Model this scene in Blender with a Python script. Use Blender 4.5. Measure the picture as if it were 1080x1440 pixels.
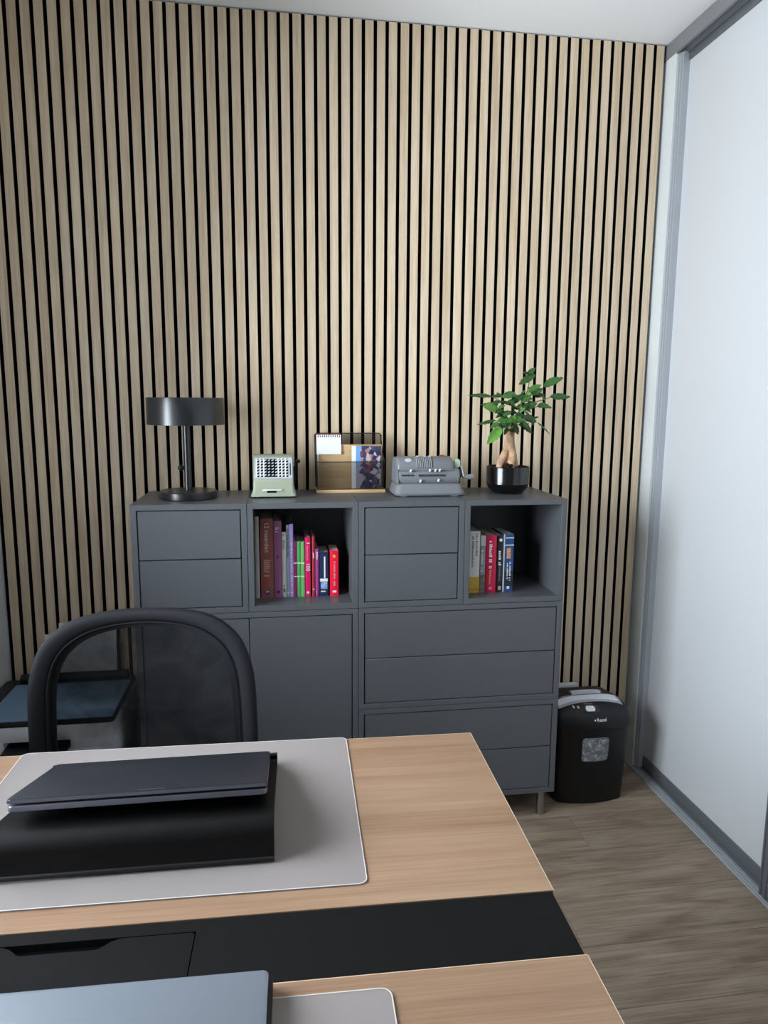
import bpy, bmesh, math, random
from mathutils import Vector, Matrix, Euler

for o in list(bpy.data.objects):
    bpy.data.objects.remove(o, do_unlink=True)
scene = bpy.context.scene
C = scene.collection

# ------------------------------------------------------------------ camera
CAM = Vector((0.44566, -2.21341, 1.45962))
YAW, PITCH, ROLL, FPX = 0.150771, -0.152339, 0.00649956, 993.996
fwd = Vector((math.sin(YAW)*math.cos(PITCH), math.cos(YAW)*math.cos(PITCH), math.sin(PITCH)))
rgt = Vector((math.cos(YAW), -math.sin(YAW), 0)); up = rgt.cross(fwd)
r2 = rgt*math.cos(ROLL)+up*math.sin(ROLL); u2 = -rgt*math.sin(ROLL)+up*math.cos(ROLL)
cd = bpy.data.cameras.new('camera'); cam = bpy.data.objects.new('camera', cd); C.objects.link(cam)
cam.matrix_world = Matrix(((r2.x, u2.x, -fwd.x, CAM.x), (r2.y, u2.y, -fwd.y, CAM.y), (r2.z, u2.z, -fwd.z, CAM.z), (0, 0, 0, 1)))
cd.sensor_fit = 'VERTICAL'; cd.sensor_height = 36.0; cd.sensor_width = 27.0; cd.lens = FPX*36.0/1440.0
cd.clip_start = 0.02; cd.clip_end = 60
scene.camera = cam

# ------------------------------------------------------------------ light: overcast daylight through the window in the left wall
WY0, WY1, WZ0, WZ1 = -1.60, -0.36, 0.92, 2.05        # window opening
world = bpy.data.worlds.new('overcast_sky'); scene.world = world; world.use_nodes = True
bg = world.node_tree.nodes['Background']
bg.inputs['Color'].default_value = (0.825, 0.918, 1.0, 1); bg.inputs['Strength'].default_value = 24.0
pl = bpy.data.lights.new('window_portal', 'AREA'); pl.shape = 'RECTANGLE'; pl.size = WZ1-WZ0; pl.size_y = WY1-WY0
pl.cycles.is_portal = True
po = bpy.data.objects.new('window_portal', pl); C.objects.link(po)
po.location = (-0.73, (WY0+WY1)/2, (WZ0+WZ1)/2); po.rotation_euler = (0, -math.pi/2, 0)
scene.view_settings.view_transform = 'Standard'; scene.view_settings.look = 'None'
scene.view_settings.exposure = 0.0; scene.view_settings.gamma = 1.0; scene.view_settings.use_curve_mapping = False

# ------------------------------------------------------------------ materials
M = {}
def s2l(c):
    return tuple((x/12.92 if x <= .04045 else ((x+.055)/1.055)**2.4) for x in [v/255 for v in c])
def mat(name, rgb, rough=.5, metal=0., spec=.5, bump=0., bscale=200., coat=0., var=0.):
    m = bpy.data.materials.new(name); m.use_nodes = True; nt = m.node_tree; b = nt.nodes['Principled BSDF']
    col = s2l(rgb)+(1,)
    b.inputs['Base Color'].default_value = col; b.inputs['Roughness'].default_value = rough
    b.inputs['Metallic'].default_value = metal; b.inputs['Specular IOR Level'].default_value = spec
    b.inputs['Coat Weight'].default_value = coat
    if bump or var:
        tc = nt.nodes.new('ShaderNodeTexCoord'); n = nt.nodes.new('ShaderNodeTexNoise')
        n.inputs['Scale'].default_value = bscale; n.inputs['Detail'].default_value = 3
        nt.links.new(tc.outputs['Object'], n.inputs['Vector'])
        if bump:
            bp = nt.nodes.new('ShaderNodeBump'); bp.inputs['Strength'].default_value = bump; bp.inputs['Distance'].default_value = .001
            nt.links.new(n.outputs['Fac'], bp.inputs['Height']); nt.links.new(bp.outputs['Normal'], b.inputs['Normal'])
        if var:
            rp = nt.nodes.new('ShaderNodeValToRGB')
            rp.color_ramp.elements[0].position = .3; rp.color_ramp.elements[1].position = .7
            rp.color_ramp.elements[0].color = tuple(c*(1-var) for c in col[:3])+(1,)
            rp.color_ramp.elements[1].color = tuple(min(1, c*(1+var)) for c in col[:3])+(1,)
            nt.links.new(n.outputs['Fac'], rp.inputs['Fac']); nt.links.new(rp.outputs['Color'], b.inputs['Base Color'])
    M[name] = m; return m

def wood(name, dark, mid, light, axis, rough=.5, stretch=14., ring=26., fine=90., rnd=True, big=0.0, streak=.5, knots=None, spec=.4):
    """oak: long grain along axis, fine pores, cathedral waves"""
    m = bpy.data.materials.new(name); m.use_nodes = True; nt = m.node_tree; L = nt.links; b = nt.nodes['Principled BSDF']
    N = nt.nodes.new
    tc = N('ShaderNodeTexCoord'); vec = tc.outputs['Object']
    if rnd:
        oi = N('ShaderNodeObjectInfo'); mu = N('ShaderNodeMath'); mu.operation = 'MULTIPLY'; mu.inputs[1].default_value = 37.0
        L.new(oi.outputs['Random'], mu.inputs[0]); cx = N('ShaderNodeCombineXYZ')
        for i in range(3): L.new(mu.outputs[0], cx.inputs[i])
        ad = N('ShaderNodeVectorMath'); ad.operation = 'ADD'; L.new(vec, ad.inputs[0]); L.new(cx.outputs[0], ad.inputs[1]); vec = ad.outputs[0]
    mp = N('ShaderNodeMapping'); sc = [1, 1, 1]; sc[axis] = 1/stretch; mp.inputs['Scale'].default_value = sc; L.new(vec, mp.inputs['Vector'])
    n1 = N('ShaderNodeTexNoise'); n1.inputs['Scale'].default_value = ring; n1.inputs['Detail'].default_value = 4; n1.inputs['Distortion'].default_value = .7
    n2 = N('ShaderNodeTexNoise'); n2.inputs['Scale'].default_value = fine*3; n2.inputs['Detail'].default_value = 3
    mp2 = N('ShaderNodeMapping'); sc2 = [1, 1, 1]; sc2[axis] = 1/40.; mp2.inputs['Scale'].default_value = sc2; L.new(vec, mp2.inputs['Vector'])
    L.new(mp.outputs[0], n1.inputs['Vector']); L.new(mp2.outputs[0], n2.inputs['Vector'])
    mx = N('ShaderNodeMix'); mx.data_type = 'FLOAT'; mx.inputs['Factor'].default_value = streak
    L.new(n1.outputs['Fac'], mx.inputs[2]); L.new(n2.outputs['Fac'], mx.inputs[3])
    rp = N('ShaderNodeValToRGB'); cr = rp.color_ramp
    cr.elements[0].position = .34; cr.elements[0].color = s2l(dark)+(1,)
    cr.elements[1].position = .66; cr.elements[1].color = s2l(light)+(1,)
    e = cr.elements.new(.5); e.color = s2l(mid)+(1,)
    L.new(mx.outputs[0], rp.inputs['Fac']); out = rp.outputs['Color']
    if big:
        n3 = N('ShaderNodeTexNoise'); n3.inputs['Scale'].default_value = 3.2; n3.inputs['Detail'].default_value = 2
        mp3 = N('ShaderNodeMapping'); s3 = [1, 1, 1]; s3[axis] = .35; mp3.inputs['Scale'].default_value = s3; L.new(vec, mp3.inputs['Vector']); L.new(mp3.outputs[0], n3.inputs['Vector'])
        r3 = N('ShaderNodeMapRange'); r3.inputs[1].default_value = .3; r3.inputs[2].default_value = .7; r3.inputs[3].default_value = 1-big; r3.inputs[4].default_value = 1+big
        L.new(n3.outputs['Fac'], r3.inputs[0]); vm = N('ShaderNodeVectorMath'); vm.operation = 'SCALE'; L.new(out, vm.inputs[0]); L.new(r3.outputs[0], vm.inputs['Scale']); out = vm.outputs[0]
    if knots:
        v = N('ShaderNodeTexNoise'); v.inputs['Scale'].default_value = 7; v.inputs['Detail'].default_value = 5; v.inputs['Roughness'].default_value = .65
        mp4 = N('ShaderNodeMapping'); s4 = [1, 1, 1]; s4[axis] = .35; mp4.inputs['Scale'].default_value = s4; L.new(vec, mp4.inputs['Vector']); L.new(mp4.outputs[0], v.inputs['Vector'])
        r4 = N('ShaderNodeMapRange'); r4.inputs[1].default_value = .63; r4.inputs[2].default_value = .78; L.new(v.outputs['Fac'], r4.inputs[0])
        mc = N('ShaderNodeMix'); mc.data_type = 'RGBA'; L.new(r4.outputs[0], mc.inputs['Factor']); L.new(out, mc.inputs[6]); mc.inputs[7].default_value = s2l(knots)+(1,); out = mc.outputs[2]
    L.new(out, b.inputs['Base Color'])
    bp = N('ShaderNodeBump'); bp.inputs['Strength'].default_value = .15; bp.inputs['Distance'].default_value = .0008
    L.new(n2.outputs['Fac'], bp.inputs['Height']); L.new(bp.outputs['Normal'], b.inputs['Normal'])
    b.inputs['Roughness'].default_value = rough; b.inputs['Specular IOR Level'].default_value = spec
    M[name] = m; return m

def veil(name, rgb, transp, rough=.6, spec=.3, grid=None):
    """a woven or frosted sheet: part of the light passes straight through"""
    m = bpy.data.materials.new(name); m.use_nodes = True; nt = m.node_tree; L = nt.links; N = nt.nodes.new
    b = nt.nodes['Principled BSDF']; out = nt.nodes['Material Output']
    b.inputs['Base Color'].default_value = s2l(rgb)+(1,); b.inputs['Roughness'].default_value = rough; b.inputs['Specular IOR Level'].default_value = spec
    t = N('ShaderNodeBsdfTransparent'); mx = N('ShaderNodeMixShader'); mx.inputs[0].default_value = transp
    L.new(b.outputs[0], mx.inputs[1]); L.new(t.outputs[0], mx.inputs[2]); L.new(mx.outputs[0], out.inputs['Surface'])
    if grid:
        tc = N('ShaderNodeTexCoord'); n = N('ShaderNodeTexNoise'); n.inputs['Scale'].default_value = grid; n.inputs['Detail'].default_value = 2; n.inputs['Distortion'].default_value = 1.2
        L.new(tc.outputs['Object'], n.inputs['Vector']); r = N('ShaderNodeMapRange'); r.inputs[1].default_value = .35; r.inputs[2].default_value = .7
        r.inputs[3].default_value = transp*.6; r.inputs[4].default_value = min(1, transp*1.5); L.new(n.outputs['Fac'], r.inputs[0]); L.new(r.outputs[0], mx.inputs[0])
    M[name] = m; return m

mat('wall_paint', (234, 234, 232), .9, bump=.25, bscale=90, spec=.2)
mat('ceiling_paint', (244, 244, 244), .95, bump=.1, bscale=120, spec=.1)
mat('mdf_black', (22, 18, 17), .85, spec=.15)
mat('felt', (9, 8, 9), .98, spec=.02, bump=.4, bscale=600)
wood('slat_oak', (202, 175, 142), (221, 198, 166), (233, 214, 187), 2, rough=.45, stretch=22, ring=42, fine=110, streak=.45, big=.06, spec=.9)
wood('desk_oak', (136, 105, 82), (152, 121, 97), (165, 135, 110), 0, rough=.42, stretch=16, ring=16, fine=80, streak=.35, big=.08, rnd=False)
wood('floor_oak', (112, 95, 79), (142, 124, 106), (162, 146, 127), 0, rough=.5, stretch=5, ring=22, fine=60, streak=.45, big=.13, knots=(92, 73, 56))
wood('pale_oak', (196, 158, 112), (216, 182, 136), (228, 200, 158), 0, rough=.5, stretch=14, ring=40, fine=120, rnd=False)
mat('desk_edge', (214, 190, 160), .45)
mat('cabinet_grey', (88, 90, 94), .36, spec=.5, bump=.05, bscale=900)
mat('cabinet_inner', (80, 82, 87), .45, spec=.4)
mat('gap_black', (8, 8, 10), .9, spec=.05)
mat('steel', (170, 168, 165), .3, metal=1.)
mat('alu', (180, 184, 190), .4, metal=.12)
mat('fascia_grey', (128, 130, 130), .5)
mat('alu_dark', (104, 107, 112), .42, metal=.12)
mat('door_white', (210, 212, 215), .32, spec=.5)
mat('filler_white', (222, 226, 226), .5)
mat('lamp_black', (20, 21, 24), .28, spec=.7)
mat('gloss_black', (10, 10, 11), .16, spec=.6)
mat('black_plastic', (18, 18, 20), .45, spec=.4)
mat('shredder_black', (15, 15, 17), .42, spec=.4, bump=.08, bscale=900)
mat('black_leather', (6, 6, 7), .46, spec=.22, bump=.35, bscale=700)
mat('dark_metal', (48, 49, 54), .4, spec=.4)
mat('laptop_grey', (48, 50, 57), .36, metal=.5)
mat('laptop_edge', (104, 106, 116), .35, metal=.6)
mat('silver_lid', (112, 119, 128), .5, metal=.1)
mat('strip_black', (16, 16, 16), .65, spec=.12, bump=.1, bscale=500)
mat('white_plastic', (226, 228, 230), .4)
mat('paper', (240, 240, 240), .85, spec=.1)
mat('paper_edge', (206, 200, 186), .9, bump=.6, bscale=500, spec=.1)
mat('lid_sky_reflection', (112, 142, 170), .3, spec=.5)  # glossy black lid: the sky it mirrors is painted in as blue-grey
mat('chair_fabric', (24, 25, 29), .7, spec=.25, bump=.3, bscale=900)
veil('chair_mesh', (9, 9, 11), .34, rough=.8, spec=.15, grid=9)
veil('wire_mesh', (22, 20, 20), .72, rough=.6, spec=.2)
veil('frosted_pad', (160, 152, 149), .34, rough=.42, spec=.4)
mat('pad_edge', (204, 198, 195), .4)
veil('clear_window', (120, 122, 128), .65, rough=.35, spec=.5, grid=60)
mat('shred_paper', (176, 176, 178), .9, var=.6, bscale=70)
mat('feed_white', (240, 242, 246), .35)
mat('rim_grey', (96, 97, 100), .4)
mat('mint_paint', (162, 170, 148), .42, spec=.45, bump=.15, bscale=300)
mat('hammer_grey', (120, 122, 126), .33, spec=.5, bump=.5, bscale=420)
mat('vent_light', (150, 153, 158), .3)
mat('silver_plate', (206, 212, 220), .3, metal=.5)
mat('chrome', (235, 236, 240), .14, metal=1.)
mat('mint_knob', (178, 206, 176), .4)
mat('red_dot', (176, 74, 62), .5)
mat('soil', (46, 34, 27), .95, bump=1., bscale=160, var=.5, spec=.1)
mat('bark', (192, 156, 124), .75, bump=1., bscale=55, var=.34, spec=.2)
mat('stem_green', (98, 120, 60), .6)
mat('leaf_dark', (46, 84, 38), .26, spec=.5, var=.25, bscale=60)
mat('leaf_mid', (62, 108, 46), .26, spec=.5, var=.22, bscale=60)
mat('leaf_light', (98, 150, 56), .3, spec=.5, var=.18, bscale=60)
mat('wire_red', (172, 58, 60), .4)
mat('white_ink', (236, 236, 232), .6)
mat('grey_ink', (120, 118, 116), .7)
mat('dark_ink', (44, 40, 44), .7)
mat('yellow_ink', (214, 176, 60), .6)
mat('pink_ink', (232, 130, 150), .6)
mat('bulb', (235, 232, 225), .6)

# printed group photograph: flat print, blotches of cloth and skin against a blue sky
def photo_print():
    m = bpy.data.materials.new('photo_print'); m.use_nodes = True; nt = m.node_tree; L = nt.links; N = nt.nodes.new; b = nt.nodes['Principled BSDF']
    tc = N('ShaderNodeTexCoord'); mp = N('ShaderNodeMapping'); mp.inputs['Scale'].default_value = (85, 1, 70); L.new(tc.outputs['Object'], mp.inputs['Vector'])
    v = N('ShaderNodeTexVoronoi'); v.inputs['Scale'].default_value = 1.0; v.inputs['Randomness'].default_value = 1.0; L.new(mp.outputs[0], v.inputs['Vector'])
    r = N('ShaderNodeValToRGB'); r.color_ramp.interpolation = 'CONSTANT'; cols = [(0, (62, 66, 96)), (.2, (86, 62, 78)), (.34, (168, 128, 122)), (.46, (48, 50, 76)), (.62, (134, 74, 80)), (.74, (190, 184, 198)), (.88, (82, 88, 124))]
    r.color_ramp.elements[0].color = s2l(cols[0][1])+(1,); r.color_ramp.elements[1].position = cols[1][0]; r.color_ramp.elements[1].color = s2l(cols[1][1])+(1,)
    for p, c in cols[2:]:
        e = r.color_ramp.elements.new(p); e.color = s2l(c)+(1,)
    sp = N('ShaderNodeSeparateColor'); L.new(v.outputs['Color'], sp.inputs[0]); L.new(sp.outputs[0], r.inputs['Fac'])
    # left part of the card: sky above, pale ground below
    sx = N('ShaderNodeSeparateXYZ'); L.new(tc.outputs['Object'], sx.inputs[0])
    g = N('ShaderNodeValToRGB'); g.color_ramp.elements[0].position = .45; g.color_ramp.elements[0].color = s2l((168, 160, 178))+(1,); g.color_ramp.elements[1].position = .62; g.color_ramp.elements[1].color = s2l((120, 170, 222))+(1,)
    mz = N('ShaderNodeMapRange'); mz.inputs[1].default_value = 0; mz.inputs[2].default_value = .155; L.new(sx.outputs['Z'], mz.inputs[0]); L.new(mz.outputs[0], g.inputs['Fac'])
    n = N('ShaderNodeTexNoise'); n.inputs['Scale'].default_value = 45; L.new(tc.outputs['Object'], n.inputs['Vector'])
    ma = N('ShaderNodeMath'); ma.operation = 'MULTIPLY_ADD'; ma.inputs[1].default_value = .05; L.new(n.outputs['Fac'], ma.inputs[0]); L.new(sx.outputs['X'], ma.inputs[2])
    st = N('ShaderNodeMath'); st.operation = 'GREATER_THAN'; st.inputs[1].default_value = .056; L.new(ma.outputs[0], st.inputs[0])
    mx = N('ShaderNodeMix'); mx.data_type = 'RGBA'; L.new(st.outputs[0], mx.inputs['Factor']); L.new(g.outputs[0], mx.inputs[6]); L.new(r.outputs[0], mx.inputs[7])
    L.new(mx.outputs[2], b.inputs['Base Color']); b.inputs['Roughness'].default_value = .3; M['photo_print'] = m
photo_print()

# window pane: thin clear glass
g = bpy.data.materials.new('pane_glass'); g.use_nodes = True; nt = g.node_tree
t = nt.nodes.new('ShaderNodeBsdfTransparent'); gl = nt.nodes.new('ShaderNodeBsdfGlossy'); gl.inputs['Roughness'].default_value = .02
fr = nt.nodes.new('ShaderNodeFresnel'); fr.inputs['IOR'].default_value = 1.3; mx = nt.nodes.new('ShaderNodeMixShader')
nt.links.new(fr.outputs[0], mx.inputs[0]); nt.links.new(t.outputs[0], mx.inputs[1]); nt.links.new(gl.outputs[0], mx.inputs[2]); nt.links.new(mx.outputs[0], nt.nodes['Material Output'].inputs['Surface'])
M['pane_glass'] = g

# ------------------------------------------------------------------ helpers
def obj(name, me, m, parent=None, loc=None, smooth=False):
    o = bpy.data.objects.new(name, me); C.objects.link(o)
    if m is not None and len(me.materials) == 0: me.materials.append(M[m])
    if parent is not None: o.parent = parent
    if loc is not None: o.location = loc
    if smooth:
        for p in me.polygons: p.use_smooth = True
    return o
def thing(name, label, cat, loc=(0, 0, 0), rotz=0, group=None):
    o = bpy.data.objects.new(name, None); C.objects.link(o); o.empty_display_size = .05
    o.location = loc; o.rotation_euler = (0, 0, rotz); tag(o, label, cat, group); return o
def tag(o, label, cat=None, group=None, kind=None):
    if label: o['label'] = label
    if cat: o['category'] = cat
    if group: o['group'] = group
    if kind: o['kind'] = kind
    return o
def finish(bm, name, smooth=False):
    bmesh.ops.recalc_face_normals(bm, faces=bm.faces[:])
    me = bpy.data.meshes.new(name); bm.to_mesh(me); bm.free()
    if smooth: smooth_by_angle(me)
    return me
def smooth_by_angle(me, ang=math.radians(38)):
    for p in me.polygons: p.use_smooth = True
    bm = bmesh.new(); bm.from_mesh(me)
    for e in bm.edges:
        if len(e.link_faces) == 2 and e.calc_face_angle(0) > ang: e.smooth = False
    bm.to_mesh(me); bm.free()
def add_box(bm, x0, x1, y0, y1, z0, z1, bev=0, seg=2):
    vs = [bm.verts.new((x, y, z)) for x in (x0, x1) for y in (y0, y1) for z in (z0, z1)]
    idx = [(0, 1, 3, 2), (4, 6, 7, 5), (0, 4, 5, 1), (2, 3, 7, 6), (0, 2, 6, 4), (1, 5, 7, 3)]
    fs = [bm.faces.new([vs[i] for i in f]) for f in idx]
    if bev:
        es = {e for f in fs for e in f.edges}
        bmesh.ops.bevel(bm, geom=list(es), offset=bev, segments=seg, profile=.5, affect='EDGES')
def box(name, x0, x1, y0, y1, z0, z1, m, parent=None, bev=0, seg=2):
    bm = bmesh.new(); add_box(bm, x0, x1, y0, y1, z0, z1, bev, seg)
    return obj(name, finish(bm, name, bev > 0), m, parent)
def boxes(name, lst, m, parent=None, bev=0, seg=1):
    bm = bmesh.new()
    for b in lst: add_box(bm, *b, bev, seg)
    return obj(name, finish(bm, name, bev > 0), m, parent)
def add_rings(bm, rings, cap=True, closed=True):
    R = [[bm.verts.new(p) for p in r] for r in rings]
    for a, b in zip(R, R[1:]):
        n = len(a)
        for i in range(n if closed else n-1):
            j = (i+1) % n
            bm.faces.new((a[i], a[j], b[j], b[i]))
    if cap:
        bm.faces.new(list(reversed(R[0]))); bm.faces.new(R[-1])
def lathe(name, prof, m, parent=None, c=(0, 0, 0), seg=48, axis='z', cap=True):
    bm = bmesh.new(); rings = []
    for r, h in prof:
        ring = []
        for i in range(seg):
            a = 2*math.pi*i/seg; p = (r*math.cos(a), r*math.sin(a), h)
            if axis == 'x': p = (p[2], p[0], p[1])
            if axis == 'y': p = (p[0], p[2], p[1])
            ring.append((p[0]+c[0], p[1]+c[1], p[2]+c[2]))
        rings.append(ring)
    add_rings(bm, rings, cap)
    return obj(name, finish(bm, name, True), m, parent)
def add_tube(bm, pts, rad, seg=10, cap=True):
    pts = [Vector(p) for p in pts]; n = len(pts); rings = []; prev = None
    for i, p in enumerate(pts):
        t = (pts[min(i+1, n-1)]-pts[max(i-1, 0)]).normalized()
        ref = prev if prev is not None else (Vector((0, 0, 1)) if abs(t.z) < .9 else Vector((1, 0, 0)))
        a = (ref-t*ref.dot(t)).normalized(); b = t.cross(a); prev = a
        r = rad[i] if isinstance(rad, (list, tuple)) else rad
        rings.append([p+(a*math.cos(2*math.pi*k/seg)+b*math.sin(2*math.pi*k/seg))*r for k in range(seg)])
    add_rings(bm, rings, cap)
def tube(name, pts, rad, m, parent=None, seg=10):
    bm = bmesh.new(); add_tube(bm, pts, rad, seg)
    return obj(name, finish(bm, name, True), m, parent)
def rrect(x0, x1, y0, y1, r, n=6):
    P = []
    for cx, cy, a0 in ((x1-r, y1-r, 0), (x0+r, y1-r, 90), (x0+r, y0+r, 180), (x1-r, y0+r, 270)):
        for i in range(n+1):
            a = math.radians(a0+90*i/n); P.append((cx+r*math.cos(a), cy+r*math.sin(a)))
    return P
def prism(name, poly, h0, h1, m, parent=None, plane='xy', bev=0, seg=2, smooth=True):
    """poly extruded from h0 to h1 along the axis left over by plane"""
    bm = bmesh.new(); f = {'xy': lambda a, b, h: (a, b, h), 'xz': lambda a, b, h: (a, h, b), 'yz': lambda a, b, h: (h, a, b)}[plane]
    add_rings(bm, [[f(a, b, h0) for a, b in poly], [f(a, b, h1) for a, b in poly]])
    if bev:
        caps = [fa for fa in bm.faces if len(fa.verts) == len(poly)]
        es = {e for fa in caps for e in fa.edges}
        bmesh.ops.bevel(bm, geom=list(es), offset=bev, segments=seg, profile=.5, affect='EDGES')
    return obj(name, finish(bm, name, smooth), m, parent)
def text_mesh(s, size, ext=.0002):
    cu = bpy.data.curves.new('lettering', 'FONT'); cu.body = s; cu.size = size; cu.extrude = ext; cu.align_x = 'LEFT'; cu.align_y = 'CENTER'; cu.resolution_u = 3
    o = bpy.data.objects.new('lettering_tmp', cu); C.objects.link(o)
    dg = bpy.context.evaluated_depsgraph_get(); me = bpy.data.meshes.new_from_object(o.evaluated_get(dg))
    bpy.data.objects.remove(o, do_unlink=True); me.materials.clear(); return me

# ------------------------------------------------------------------ the room
XL, XR, YB, YF, ZC = -0.507, 1.857, 0.383, -4.6, 2.737
fl = tag(box('floor', XL-.22, 2.12, YF-.2, .6, -.12, -.004, 'gap_black'), 'grey-brown oak plank floor', kind='structure')
rows = 20; pw = .2; random.seed(4)
y = .405; ridx = 0
plank_mesh = {}
while y > YF:
    y1 = y-pw; off = {2: 1.458, 4: 1.249}.get(ridx)
    if off is None: off = random.uniform(-.3, .75)
    xs = sorted({XL, XR+.06} | {x for x in (off-1.4, off) if XL+.05 < x < XR+.01})
    for a, b in zip(xs, xs[1:]):
        p = box('plank', -(b-a)/2+.0004, (b-a)/2-.0004, -pw/2+.0004, pw/2-.0004, -.0045, 0, 'floor_oak', fl, bev=.0004, seg=1)
        p.location = ((a+b)/2, (y+y1)/2, 0)
    y = y1; ridx += 1
tag(box('ceiling', XL-.22, 2.12, YF-.2, .6, ZC, ZC+.15, 'ceiling_paint'), 'white painted ceiling', kind='structure')
wb = tag(box('wall_back', XL-.22, 2.12, YB, .58, -.01, ZC+.02, 'wall_paint'), 'back wall clad with vertical oak slats on black felt', kind='structure')
box('felt_backing', XL+.001, 1.844, .3735, YB, 0, ZC, 'felt', wb)
PIT, G0, SW = .0404762, -.417129, .0284
sm = None
for i in range(-1, 57):
    cx = G0+PIT*(i-.5)
    if sm is None:
        s = box('slat', -SW/2, SW/2, .363, .3738, .001, ZC-.004, 'slat_oak', wb, bev=.0005, seg=1); sm = s.data
        sm.materials.append(M['mdf_black'])          # veneer on the face only, dyed black core at the sides
        for p in sm.polygons:
            if p.normal.y > -.6: p.material_index = 1
            p.use_smooth = False
    else:
        s = obj('slat', sm, None, wb)
    s.location = (cx, 0, random.uniform(-.001, .001))
wl = bmesh.new()
for b in ((XL-.2, XL, YF, WY0, -.01, ZC+.02), (XL-.2, XL, WY1, YB, -.01, ZC+.02), (XL-.2, XL, WY0, WY1, -.01, WZ0), (XL-.2, XL, WY0, WY1, WZ1, ZC+.02)): add_box(wl, *b)
tag(obj('wall_left', finish(wl, 'wall_left'), 'wall_paint'), 'white wall on the left with a wide window', kind='structure')
wn = tag(boxes('window_1', [(XL-.16, XL-.10, WY0, WY0+.05, WZ0, WZ1), (XL-.16, XL-.10, WY1-.05, WY1, WZ0, WZ1), (XL-.16, XL-.10, WY0, WY1, WZ0, WZ0+.05), (XL-.16, XL-.10, WY0, WY1, WZ1-.05, WZ1)], 'white_plastic', bev=.004), 'white framed window in the left wall', kind='structure')
box('pane', XL-.135, XL-.129, WY0+.045, WY1-.045, WZ0+.045, WZ1-.045, 'pane_glass', wn)
box('window_sill', XL-.10, XL+.06, WY0-.03, WY1+.03, WZ0-.03, WZ0, 'white_plastic', wn, bev=.004)
tag(box('wall_front', XL-.22, 2.12, YF-.2, YF, -.01, ZC+.02, 'wall_paint'), 'white wall behind the viewer', kind='structure')
tag(box('wall_right', 1.925, 2.12, YF, YB, -.01, ZC+.02, 'wall_paint'), 'wall behind the sliding doors', kind='structure')
# sliding door front
tr = tag(box('trim_1', 1.855, 1.924, YF, YB-.001, 2.685, ZC-.0005, 'fascia_grey'), 'grey aluminium top rail of the sliding doors', kind='structure')
boxes('rail_lip', [(1.8555, 1.8580, YF, .30, 2.678, 2.686), (1.880, 1.8825, YF, .30, 2.672, 2.686)], 'alu_dark', tr)
box('rail_channel', 1.8825, 1.9045, YF, .30, 2.676, 2.6849, 'alu_dark', tr)
tk = tag(box('trim_2', 1.849, 1.924, YF, .33, 0.0003, .0035, 'alu'), 'grey aluminium floor track of the sliding doors', kind='structure')
for x0, x1, h in ((1.849, 1.8535, .0065), (1.8575, 1.860, .009), (1.8695, 1.8735, .009), (1.8775, 1.880, .009)):
    box('track_ridge', x0, x1, YF, .33, .0035, h, 'alu', tk, bev=.0008, seg=1)
tag(box('trim_3', 1.857, 1.9245, .297, YB-.001, 0, 2.6848, 'filler_white'), 'white filler strip between slat wall and sliding door', kind='structure')
d1 = tag(box('door_1', 1.891, 1.907, -.62, .292, .055, 2.672, 'door_white'), 'white sliding wardrobe door in a grey aluminium frame', kind='structure')
prof = [(1.8625, .296), (1.8625, .2915), (1.8665, .2905), (1.8665, .2865), (1.8640, .2855), (1.8640, .2800), (1.8690, .2790), (1.8690, .2755), (1.8670, .2750), (1.8670, .2695), (1.911, .2695), (1.911, .296)]
prism('stile', prof, .012, 2.676, 'alu', d1, 'xy', smooth=False)
box('bottom_rail', 1.8845, 1.911, -.62, .2695, .011, .062, 'alu_dark', d1, bev=.0015)
box('top_rail', 1.8845, 1.911, -.62, .2695, 2.648, 2.676, 'alu_dark', d1, bev=.0015)
d2 = tag(box('door_2', 1.864, 1.872, -1.6, -.50, .055, 2.672, 'door_white'), 'nearer white sliding wardrobe door overlapping the first', kind='structure')
prism('stile', [(1.8565, -.476), (1.8565, -.4815), (1.860, -.483), (1.860, -.492), (1.8565, -.4935), (1.8565, -.504), (1.8780, -.504), (1.8780, -.476)], .010, 2.676, 'alu_dark', d2, 'xy', smooth=False)
box('bottom_rail', 1.858, 1.878, -1.6, -.504, .011, .062, 'alu_dark', d2, bev=.0015)
box('top_rail', 1.858, 1.878, -1.6, -.504, 2.648, 2.676, 'alu_dark', d2, bev=.0015)

# ------------------------------------------------------------------ dark grey storage units (built where they stand, front plane y = 0)
T = .0185; DEP = .350
def carcass(name, label, x, z, w, h, group, legs=0., back=True):
    t = thing(name, label, 'cabinet', (x, 0, z-legs if legs else z), 0, group); b0 = legs
    e = .0009
    # four boards with mitred corners
    def board(a, nm):
        bm = bmesh.new(); rings = [[(p[0], yy, p[1]+b0) for p in a] for yy in (0, DEP)]
        add_rings(bm, rings); es = [ed for ed in bm.edges if abs(ed.verts[0].co.y-ed.verts[1].co.y) < 1e-6 and ed.verts[0].co.y == 0]
        bmesh.ops.bevel(bm, geom=es, offset=.0006, segments=1, affect='EDGES')
        return obj(nm, finish(bm, nm), 'cabinet_grey', t)
    board([(e, e), (w-e, e), (w-T, T), (T, T)], 'bottom_board'); board([(T, h-T), (w-T, h-T), (w-e, h-e), (e, h-e)], 'top_board')
    board([(e, e), (T, T), (T, h-T), (e, h-e)], 'side_board'); board([(w-T, T), (w-e, e), (w-e, h-e), (w-T, h-T)], 'side_board')
    box('back_panel', T, w-T, DEP-.012, DEP-.006, T+b0, h-T+b0, 'cabinet_inner', t)
    for lx in ((.036, w-.036) if legs else ()):
        for ly in (.036, DEP-.036):
            lg = lathe('leg', [(.0145, .0), (.0155, .001), (.0155, .004), (.0135, .0045), (.0135, legs-.004), (.018, legs-.0035), (.018, legs)], 'steel', t, (lx, ly, 0), 24)
    return t
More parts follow.
